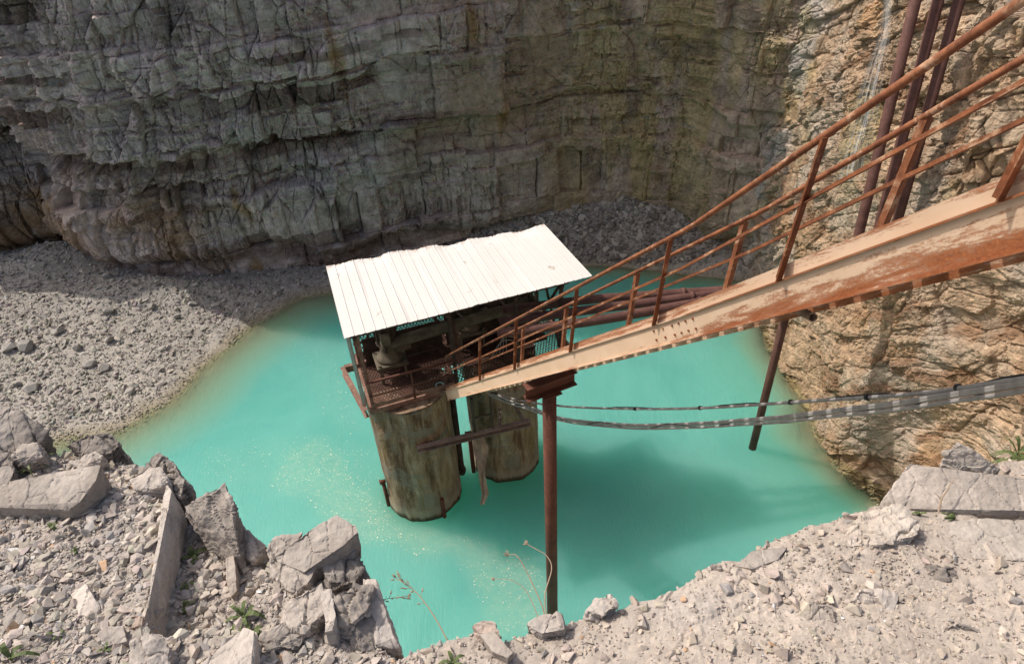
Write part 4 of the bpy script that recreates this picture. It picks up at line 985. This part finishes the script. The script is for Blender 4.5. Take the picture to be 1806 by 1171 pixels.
# roof sheet with raised ribs
def roof():
    nr, per = 25, 8; nv = 14
    V, UV = [], []; us, hs = [], []
    for i in range(nr):
        for a, h in ((0, 0), (.3, 0), (.55, .002), (.84, 0), (.88, .013), (.94, .013)): us.append((i + a) / nr); hs.append(h)
    us.append(1.0); hs.append(0)
    rs = np.random.default_rng(4); sheet = rs.normal(0, .013, 8); wob = rs.normal(0, .006, len(us))
    for j in range(nv):
        t = j / (nv - 1)
        for i, (u, h) in enumerate(zip(us, hs)):
            k = min(int(u * 7.999), 7); tt = t
            p = (FLc * (1 - u) + FRc * u) * (1 - tt) + (BLc * (1 - u) + BRc * u) * tt
            bdir = unit(BLc - FLc)
            p = p + bdir * (sheet[k] * 1.4 + wob[i]) * (t ** 3) + bdir * (sheet[7 - k] * .3 + wob[i] * .5) * ((1 - t) ** 4)
            p = p + np.array([0, 0, h + .006 * math.sin(k * 2.1 + t * 3) + (.05 * (u - .9) * 10 * t if u > .9 else 0) - (.04 * max(0, t - .85) / .15 * (.5 + .5 * math.sin(u * 37)))])
            V.append(p); UV.append((u, 1 - t))
    m = len(us)
    V = np.array(V); o = raw_mesh('roof', V, grid_faces(nv, m)[:, ::-1], M['roof'], None, sh_, UV)
    sf = o.modifiers.new('thick', 'SOLIDIFY'); sf.thickness = .004; sf.offset = -1
roof()
def rz(u, v):                                # underside of the roof above a point of the floor
    t = np.clip((v + .25) / 2.3, 0, 1); return 6.2 + .52 * t - .02
beams = MB
for v in (-.05, .75, PB):
    mb = MB(); mb.bar(pf(-.1, v, rz(0, v) - .085), pf(4.75, v, rz(0, v) - .085), .06, .1); mb.build('purlin', M['dark'], sh_)
for u in (.0, 1.95, 3.5, 4.6):
    mb = MB(); mb.bar(pf(u, -.1, rz(0, -.1) - .16), pf(u, PB, rz(0, PB) - .17), .06, .09); mb.build('rafter', M['dark'], sh_)
for u in (0.02, 1.98, 3.5, 4.6):
    for v in (.03, PB):
        mb = MB(); mb.angle(pf(u, v, PZ - .12), pf(u, v, rz(0, v) - .12), .07, .008, U, Vv); mb.build('roof_post', M['dark'] if u > .5 else M['frame'], sh_)
mb = MB(); mb.bar(pf(-.12, .12, PZ + .05), pf(-.12, .12, 6.18), .07, .07, (0, 1, 0)); mb.build('roof_post', M['galv'], sh_)
# floor: frame and expanded mesh
BLK = at_z(612, 650, PZ)
for a, b in ((O, pf(PL, 0, PZ)), (pf(0, PD, PZ), pf(PL, PD, PZ)), (O + 0, pf(0, PD, PZ)), (pf(PL, 0, PZ), pf(PL, PD, PZ)), (pf(2.0, 0, PZ), pf(2.0, PD, PZ))):
    mb = MB(); mb.bar(np.array(a) - [0, 0, .07], np.array(b) - [0, 0, .07], .07, .13); mb.build('floor_beam', M['frame'], sh_)
mb = MB(); q0 = O - U * .13 - Vv * .08; q1 = BLK - U * .1; mb.bar(q0 - [0, 0, .02], q1 - [0, 0, .02], .012, .2); mb.bar(q0 + [0, 0, .085], q1 + [0, 0, .085], .1, .012); mb.bar(q0 - [0, 0, .125], q1 - [0, 0, .125], .1, .012); mb.bar(q1 + U * .05, q1 + U * .75, .1, .18); mb.build('edge_girder', M['frame'], sh_)
def lattice(fn, a0, a1, b0, b1, pitch, wid, th, name, ratio=.5):
    """expanded metal: two families of thin strands over the rectangle a x b"""
    mb = MB()
    for sgn in (1, -1):
        k = a0 - (b1 - b0) * ratio - pitch
        while k < a1 + (b1 - b0) * ratio + pitch:
            # a = k + sgn*ratio*(b-b0) (+span for the other family)
            s0 = k if sgn > 0 else k + (b1 - b0) * ratio
            pts = []
            for b in (b0, b1): pts.append((s0 + sgn * ratio * (b - b0), b))
            (x0, y0), (x1, y1) = pts
            dx, dy = x1 - x0, y1 - y0; t0, t1 = 0, 1
            for p, q in ((-dx, x0 - a0), (dx, a1 - x0)):
                if abs(p) > 1e-9:
                    r = q / p
                    if p < 0: t0 = max(t0, r)
                    else: t1 = min(t1, r)
            if t1 > t0 + .01: mb.bar(fn(x0 + dx * t0, y0 + dy * t0), fn(x0 + dx * t1, y0 + dy * t1), wid, th, fn(0, 0, True))
            k += pitch
    return mb.build(name, M['mesh'], sh_)
lattice(lambda u, v, n=False: (0, 0, 1) if n else pf(u, v, PZ + .012), .03, PL - .03, .04, PD - .04, .075, .022, .008, 'floor_grate')
lattice(lambda u, z, n=False: Vv if n else pf(u, PB + .06, z), .1, 4.6, PZ + .05, 5.75, .08, .016, .008, 'back_screen')
lattice(lambda v, z, n=False: U if n else pf(2.2, v, z), .05, .75, PZ + .05, PZ + 1.4, .10, .012, .008, 'side_screen')
# front rails, back rails, braces
mb = MB(); mb.tube([pf(.0, -.02, PZ + .78), pf(1.98, -.02, PZ + .78)], .028, 10); mb.build('top_rail', M['brown'], sh_, True)
mb = MB(); mb.angle(pf(.02, -.02, PZ + .36), pf(1.98, -.02, PZ + .36), .04, .006, np.array([0, 0, 1.]), Vv); mb.build('mid_rail', M['brown'], sh_)
mb = MB(); mb.box(pf(.98, -.01, PZ + .085), U * .96, Vv * .004, np.array([0, 0, .055])); mb.build('toe_board', M['frame'], sh_)
mb = MB(); mb.bar(pf(1.0, -.02, PZ), pf(1.0, -.02, PZ + .78), .045, .03, (0, 1, 0)); mb.build('rail_post', M['brown'], sh_)
for z in (4.7, 5.35):
    mb = MB(); mb.bar(pf(0, PB + .02, z), pf(4.6, PB + .02, z), .045, .045); mb.build('back_rail', M['dark'], sh_)
for a, b in ((pf(.1, PB + .03, 4.1), pf(.95, PB + .03, 6.4)), (pf(.95, PB + .03, 4.1), pf(.1, PB + .03, 6.4)), (pf(4.62, .1, 4.1), pf(4.62, PB - .1, 6.3)), (pf(4.62, PB - .1, 4.1), pf(4.62, .1, 6.0)), (pf(3.6, PB + .03, 4.1), pf(4.5, PB + .03, 6.4)), (pf(3.6, PB + .03, 6.4), pf(4.5, PB + .03, 4.1))):
    mb = MB(); mb.bar(a, b, .05, .05); mb.build('brace', M['dark'], sh_)
# bits of broken slat at the far right under the roof
mb = MB()
for k in range(9): mb.bar(pf(3.2 + .15 * k, PB - .06, 5.7), pf(3.2 + .15 * k, PB - .06, 6.4 - .05 * (k % 3)), .09, .012, U)
mb.build('slat_panel', M['wood'], sh_)

mb = MB(); mb.box(pf(1.15, PB - .05, 4.42), U * .95, Vv * .006, np.array([0, 0, .40])); mb.build('shade_panel', M['dark'], sh_)  # two dark sheets added along the back to make the shelter interior look shaded
mb = MB(); mb.box(pf(3.35, PB - .05, 4.62), U * 1.15, Vv * .006, np.array([0, 0, .6])); mb.build('shade_panel', M['dark'], sh_)
mb = MB(); mb.box(pf(2.3, 1.42, PZ - .02), U * 2.28, Vv * .66, np.array([0, 0, .006])); mb.build('floor_shade_sheet', M['dark'], sh_)  # dark sheet added below the grate, stands in for the shade under the floor
ring = thing('hose_ring', pf(1.62, .13, PZ + .03), 'pale green hose ring lying on the mesh floor by the stair', 'ring')
MB().tube([pf(1.62 + .085 * math.cos(t), .14 + .085 * math.sin(t), PZ + .033) for t in np.linspace(0, 2 * math.pi, 24, endpoint=False)], .014, 8, closed=True).build('loop', M['ring'], ring, True)
MB().tube([pf(1.70, .14, PZ + .035), pf(1.735, .15, PZ + .035)], .018, 8).build('clip', M['ring'], ring, True)

# pumps
def pump(u, v, label, hgt):
    r = thing('pump', pf(u, v, PZ + .03), label, 'pump', 'pumps under the shelter roof')
    Z = PZ + .04
    for a in (-.28, .28):
        for b in (-.25, .25): MB().bar(pf(u + a, v + b, Z), pf(u + a, v + b, Z + .42), .055, .055, (0, 1, 0)).build('leg', M['pump'], r)
    mb = MB(); mb.box(pf(u, v, Z + .46), U * .36, Vv * .33, np.array([0, 0, .045])); bp = mb.build('base_plate', M['pump'], r, bevel=.012)
    mb = MB(); mb.tube([pf(u, v, Z + .50), pf(u, v, Z + .58), pf(u, v, Z + .62), pf(u, v, Z + .9), pf(u, v, Z + .98)], [.31, .30, .22, .17, .26], 18)
    mb.tube([pf(u, v, Z + .75), pf(u + .5, v, Z + .78)], .15, 14); mb.build('discharge_head', M['pump'], r, True)
    mb = MB(); mb.tube([pf(u, v, Z + .98), pf(u, v, Z + 1.02), pf(u, v, Z + 1.02 + hgt), pf(u, v, Z + 1.08 + hgt), pf(u, v, Z + 1.13 + hgt)], [.25, .23, .23, .25, .12], 20)
    for k in range(12):
        t = k * math.pi / 6; c = pf(u + .24 * math.cos(t), v + .24 * math.sin(t), Z + 1.02 + hgt / 2); mb.box(c, U * .018 * abs(math.cos(t)) + U * .004, Vv * .018 * abs(math.sin(t)) + Vv * .004, np.array([0, 0, hgt / 2 - .03]))
    mo = mb.build('motor', M['dark'], r, True)
    mb = MB(); mb.box(pf(u - .06, v - .30, Z + 1.25), U * .1, Vv * .07, np.array([0, 0, .13])); mb.build('terminal_box', M['pump'], mo, bevel=.01)
    for a in (-.3, .3): MB().tube([pf(u + a, v - .27, Z + .50), pf(u + a, v - .27, Z + .56)], .035, 6).build('bolt', M['pump'], bp)
pump(.72, .95, 'squat grey green pump nearest the corner post under the roof', .55)
pump(2.75, 1.35, 'dark pump in the shaded middle of the shelter', .6)
pump(3.85, 1.35, 'dark pump deepest in the shade by the pipes', .6)
for u0, v0, z0, u1, v1, z1, lb in ((.55, .78, 5.05, 4.3, .78, 5.2, 'long weathered manifold pipe running the length of the shelter above the near pump'), (1.4, 1.2, 5.55, 4.4, 1.25, 5.5, 'shaded manifold pipe high under the roof behind the long one')):
    o = thing('manifold_pipe', pf(u0, v0, z0), lb, 'pipe'); a_, b_ = pf(u0, v0, z0), pf(u1, v1, z1); t_ = unit(b_ - a_)
    tb = MB().tube([a_, b_], .13, 16).build('tube', M['pump'], o, True)
    for f_ in (.02, .45, .97):
        c_ = a_ + (b_ - a_) * f_; MB().tube([c_ - t_ * .03, c_ + t_ * .03], .19, 16).build('flange', M['dark'], tb, True)
# loose wires inside
mb = MB()
for k in range(5):
    mb.tube(spline([pf(3.0 + .1 * k, .5, 4.1), pf(3.3 + .05 * k, .45 + .05 * k, 4.55 + .05 * k), pf(3.9, .5 + .06 * k, 4.4 + .03 * k), pf(4.4, .7, 4.9 + .08 * k)], 8), .009, 5)
o = mb.build('loose_wires', M['cable']); tag(o, 'tangle of loose thin wires on the shelter floor by the stair rails', 'wires')

# ------------------------------------------------------------------ discharge pipes up the cliff
def elbow_path(P, r):
    P = [np.asarray(p, float) for p in P]; out = [P[0]]
    for i in range(1, len(P) - 1):
        a, b = unit(P[i - 1] - P[i]), unit(P[i + 1] - P[i]); q0, q1 = P[i] + a * r, P[i] + b * r
        for t in np.linspace(0, 1, 9): out.append((1 - t) ** 2 * q0 + 2 * t * (1 - t) * P[i] + t * t * q1)
    out.append(P[-1]); return out
PIPE = [((1494, 498), 15.9, (1615, 0), 13.05, (4, .55, 5.45), 'rusty pipe rising up the cliff, leftmost and apart from the other two'),
        ((1528, 486), 15.95, (1655, 0), 13.1, (4, .95, 5.35), 'redder rusty pipe rising up the cliff between its two neighbours'),
        ((1558, 476), 16.0, (1692, 0), 13.1, (4, 1.4, 5.5), 'dark purple brown pipe rising up the cliff, rightmost of three')]
RUN = [((1050, 527), (1290, 497), 16.4), ((1050, 545), (1290, 512), 16.0), ((1050, 566), (1290, 535), 15.6)]
for (e, de, t, dt, s0, lb), (ra, rb, dr) in zip(PIPE, RUN):
    E = at_d(*e, de); T = at_d(*t, dt); T = E + (T - E) * 1.5
    a = at_d(*ra, dr - .5); a0 = a + unit(a - at_d(*rb, dr)) * 2.2
    o = thing('discharge_pipe', E, lb, 'pipe', 'discharge pipes from the pumps up the cliff')
    MB().tube(elbow_path([a0, a, E, T], .45), .108, 16).build('pipe_run', M['pipe'], o, True)
    for f in (.35, .75):
        c = a + (E - a) * f; dd = unit(E - a); MB().tube([c - dd * .05, c + dd * .05], .130, 16).build('coupling', M['pipe'], o, True)
# pipes inside the shelter, from the pumps to the front of the run
p0 = at_z(1327, 790, 0); o = thing('steel_pole', (p0[0], p0[1], 0), 'thin dark steel pole standing in the water near the right cliff', 'pole')
MB().tube([(p0[0], p0[1], -1), (p0[0], p0[1], 4.9)], .105, 14).build('shaft', M['pole'], o, True)
MB().tube([(p0[0], p0[1], 4.75), (p0[0], p0[1], 4.88)], .13, 14).build('collar', M['pole'], o, True)
# conduit ending under the stairs
c0 = at_d(1434, 560, 5.3); c1 = c0 + unit(at_d(1392, 538, 5.75) - c0) * .9
o = thing('conduit_pipe', c0, 'short rusty conduit with an open end poking out under the stair', 'pipe')
mb = MB(); ax = unit(c1 - c0); n_ = 16
ref = unit(np.cross(ax, (0, 0, 1))); bb = np.cross(ax, ref); V, Fs = [], []
for c, r in ((c1, .037), (c0, .037), (c0, .030), (c0 + ax * .3, .030)): V += [c + r * (math.cos(6.28319 * k / n_) * ref + math.sin(6.28319 * k / n_) * bb) for k in range(n_)]
for i in range(3):
    for k in range(n_): Fs.append((i * n_ + k, i * n_ + (k + 1) % n_, (i + 1) * n_ + (k + 1) % n_, (i + 1) * n_ + k))
Fs.append(tuple(3 * n_ + k for k in range(n_))); mb.add(V, Fs); mb.build('tube', M['palepipe'], o, True)
MB().tube([c0 + ax * .22, c0 + ax * .3], .044, 16).build('coupling', M['palepipe'], o, True)

# ------------------------------------------------------------------ cables slung below the stairs
DEP = lambda x: float(np.interp(x, [865, 905, 950, 1060, 1150, 1350, 1500, 1650, 1806, 1960, 2150], [13.6, 13.2, 12.6, 11.0, 9.6, 7.35, 5.85, 4.8, 4.02, 3.5, 3.1]))
LOWP = [(862, 694), (905, 710), (950, 725), (985, 738), (1060, 748), (1150, 752), (1250, 748), (1350, 741), (1500, 725), (1650, 705), (1806, 680), (1960, 655), (2150, 618)]
UPP = [(866, 692), (905, 703), (952, 712), (985, 716), (1100, 721), (1250, 719), (1400, 709), (1600, 696), (1806, 668), (1960, 644), (2150, 610)]
GC = 'cables slung below the stairway'
def cable(path, r, lb, wob=.0, dy=0.0, off=(0, 0, 0), mat='cable', name='power_cable', dd=0.0):
    pts = [at_d(x, y + dy, DEP(x) + dd) + np.array(off) for x, y in path]; sp_ = spline(pts, 9)
    rs = np.random.default_rng(int(r * 1e5 + abs(dy) * 7 + len(lb))); 
    if wob: sp_ = [p + np.array([0, 0, wob * math.sin(i * .55 + rs.uniform(0, .6))]) for i, p in enumerate(sp_)]
    o = MB().tube(sp_, r, 9).build(name, M[mat], None, True); return tag(o, lb, 'cable', GC)
cable(LOWP, .0175, 'thick grey cable, topmost of the striped bundle below the stair', .004, 0, (0, 0, .033))
cable(LOWP, .0175, 'thick grey cable in the middle of the striped bundle below the stair', .003, 0, (0, .01, 0))
cable(LOWP, .0175, 'thick grey cable, lowest of the striped bundle below the stair', .004, 0, (.0, -.01, -.033))
cable(LOWP, .007, 'thin black wire twisting round the striped cable bundle', .055, 0, (0, -.02, .01), 'wire', 'thin_wire')
cable(UPP, .018, 'single brown grey conduit cable hanging just above the striped bundle', .003, 0, (0, 0, 0))
cable(UPP, .006, 'thin black wire tied loosely along the upper conduit cable', .03, 0, (0, -.01, .02), 'wire', 'thin_wire')
# ties
for k, x in enumerate((1120, 1235, 1395, 1530, 1690)):
    y = float(np.interp(x, [p[0] for p in UPP], [p[1] for p in UPP])); c = at_d(x, y, DEP(x)); t = unit(at_d(x + 10, y, DEP(x + 10)) - c)
    o = MB().tube([c - t * .012, c + t * .012], .029, 8).build('cable_tie', M['wire']); tag(o, 'dark tie round the upper conduit cable, ' + ['nearest the brown post', 'second from the brown post', 'beside the dark pole', 'in front of the pipe shadows', 'nearest the right edge'][k], 'cable tie', 'ties on the upper conduit cable')

# ------------------------------------------------------------------ water trickling down the side cliff
def trickle():
    pts = [(1566, -20), (1560, 60), (1545, 110), (1532, 160), (1520, 210), (1505, 260), (1492, 320)]; V, UV = [], []
    fl = SIDE[(SIDE_S > 2) & (SIDE_S < 16)]; px, py = proj(fl); pp = fl.reshape(-1, 3); px, py = px.ravel(), py.ravel()
    dn = (pp - CAM) @ R[:, 2]
    for i, (x, y) in enumerate(pts):
        w_ = 7 + 6 * i
        for k in range(5):
            qx = x - w_ + 2 * w_ * k / 4; near_ = np.where((np.abs(px - qx) < 9) & (np.abs(py - y) < 9))[0]
            d_ = dn[near_].min() - .12 if len(near_) else 15.0
            V.append((qx, y, d_)); UV.append((k / 4, i / 6))
    dd = np.array([v[2] for v in V]).reshape(len(pts), 5); dd = np.minimum(dd, np.median(dd, axis=1, keepdims=True) + .1)
    W = [at_d(v[0], v[1], dd.ravel()[i]) for i, v in enumerate(V)]
    o = raw_mesh('water_trickle', W, grid_faces(len(pts), 5), M['trickle'], None, None, UV, True); tag(o, 'thin white trickle of water down the sunny cliff beside the rising pipes', 'water', None, 'stuff')
trickle()

# ------------------------------------------------------------------ weeds and dry stalks
def ground_at(px_, py_):
    p = on_g(px_, py_)
    for _ in range(4):
        z, sd = ground_h(np.array([p[0]]), np.array([p[1]])); 
        if sd[0] < 0: break
        p = on_g(px_, py_, float(z[0]) - (GA + GB * p[1]))
    return p
def weed(px_, py_, hgt, n, label, seed, broad=.012, spread=.9, lift=0.0, base=None):
    rs = np.random.default_rng(1500 + seed); b = (ground_at(px_, py_) if base is None else np.asarray(base, float)) + [0, 0, lift]
    o = thing('weed', b, label, 'weed', 'weeds growing on the near rim'); mb = MB()
    st_ = MB(); st_.tube([b - [0, 0, .02], b + [0, 0, hgt * .25]], .003, 5); st_.build('stem', M['leaf'], o)
    for k in range(n):
        a = rs.uniform(0, 6.28); l = hgt * rs.uniform(.6, 1.15); el = rs.uniform(.25, 1.3); h = np.array([math.cos(a), math.sin(a), 0]); s_ = np.array([-h[1], h[0], 0])
        r0 = b + np.array([0, 0, hgt * rs.uniform(0, .22)]); V, Fs = [], []
        for i in range(6):
            t = i / 5; e = el - spread * t * t; p = r0 + h * l * t * math.cos(el - .4 * spread * t) + np.array([0, 0, l * t * math.sin(e)]); wd = broad * math.sin(math.pi * (t * .86 + .07)) ** .8
            V += [p - s_ * wd, p + s_ * wd + np.array([0, 0, wd * .3])]
        for i in range(5): Fs.append((2 * i, 2 * i + 1, 2 * i + 3, 2 * i + 2))
        mb.add(V, Fs)
    mb.build('leaves', M['leaf'], o)
W_ = [(48, 898, .085, 9, 'spiky green weed in front of the long flat slab', .007), (82, 903, .04, 6, 'small weed at the middle of the flat slab edge', .005), (62, 832, .10, 12, 'spreading grassy weed behind the flat slab', .004), (92, 932, .04, 7, 'small yellow green weed just below the flat slab', .006),
      (340, 985, .055, 8, 'shaded weed right beside the narrow upright slab', .007), (334, 1030, .04, 6, 'dark weed low against the narrow upright slab', .005), (325, 1072, .035, 8, 'pale tuft in the hollow beside the narrow slab', .004), (432, 1092, .075, 12, 'tall leafy weed with broad leaves beside the near outcrop', .0055), (448, 1122, .05, 6, 'lower leafy shoot at the foot of the tall weed', .007),
      (185, 1148, .035, 6, 'small weed by the rounded grey stone', .005), (106, 1122, .045, 8, 'faint weed in the lower left rubble', .004), (22, 1165, .07, 4, 'blade leaf weed at the bottom left corner', .006), (136, 975, .03, 5, 'tiny weed in the middle of the left rubble', .004),
      (1622, 908, .03, 6, 'little green tuft between the right slabs', .004), (1682, 915, .045, 7, 'thin weed in front of the smooth right slab', .003), (800, 1172, .06, 7, 'green weed at the bottom edge below the rim', .005)]
for i, (x, y, h, n, lb, bd) in enumerate(W_): weed(x, y, h, n, lb, i, bd)
for i, (x, y, d_) in enumerate(((1792, 792, 2.55), (1800, 812, 2.45))):
    weed(x, y, .10, 16, ['bushy green weed at the right edge behind the pale pointed rock', 'lower green weed at the right edge over the smooth slab'][i], 40 + i, .005, .9, 0, at_d(x, y + 12, d_))

def stalk(P, lb, r=.0016, head=.008, twigs=0, seed=0):
    b = at_d(*P[0]); o = thing('dry_stalk', b, lb, 'dry stalk', 'dry stalks leaning out over the water')
    pts = spline([at_d(*p) for p in P], 8); m = len(pts)
    MB().tube(pts, [r * (1.2 - .6 * i / m) for i in range(m)], 6).build('stem', M['stalk'], o, True)
    rs = np.random.default_rng(1700 + seed); mb = MB(); t = unit(pts[-1] - pts[-3])
    for k in range(7):
        d = unit(t + rs.normal(0, .55, 3)); mb.tube([pts[-1], pts[-1] + d * head, pts[-1] + d * head * 2.0 + rs.normal(0, .002, 3)], [.0012, .0024, .0006], 5)
    mb.build('seed_head', M['stalk'], o)
    if twigs:
        mb = MB()
        for k in range(twigs):
            i = int(rs.uniform(.35, .95) * (m - 1)); d = unit(unit(pts[i] - pts[max(i - 1, 0)]) + rs.normal(0, .8, 3)); l = rs.uniform(.01, .035)
            mb.tube([pts[i], pts[i] + d * l], [.0009, .0005], 4); mb.tube([pts[i] + d * l * .8, pts[i] + d * l * 1.25], [.0028, .0012], 5)
        mb.build('twigs', M['stalk'], o)
stalk([(795, 1140, 1.9), (765, 1085, 1.95), (735, 1045, 2.0), (712, 1028, 2.02), (697, 1018, 2.04)], 'upright dry stalk with small side twigs nearest the near outcrop', .0017, .006, 14, 1)
stalk([(560, 1075, 1.95), (620, 1066, 1.95), (680, 1056, 1.97), (720, 1050, 2.0)], 'dry stalk lying almost level out from the near outcrop', .0015, .004, 12, 2)
stalk([(962, 1095, 2.0), (955, 1065, 2.02), (930, 1010, 2.06), (912, 980, 2.08), (897, 978, 2.1)], 'bent dry stalk with a pinkish seed head left of the brown post', .0018, .008, 0, 3)
stalk([(966, 1100, 2.0), (961, 1050, 2.03), (973, 1003, 2.06), (964, 980, 2.08), (945, 968, 2.09), (931, 960, 2.1)], 'crooked dry stalk crossing in front of the brown post', .0018, .008, 0, 4)
stalk([(950, 1090, 2.0), (940, 1065, 2.03), (925, 1038, 2.06), (900, 1022, 2.08), (872, 1020, 2.1)], 'faint low dry stalk bowing left near the brown post', .0012, .005, 0, 5)
tw = MB(); tw.tube([on_g(1655, 905, .05), on_g(1660, 880, .085), on_g(1684, 843, .12)], [.003, .003, .0012], 6); tw.tube([on_g(1660, 880, .085), on_g(1648, 868, .10)], [.002, .0008], 5)
o = tw.build('dead_twig', M['stalk']); tag(o, 'dead forked twig on the big smooth right slab', 'twig')
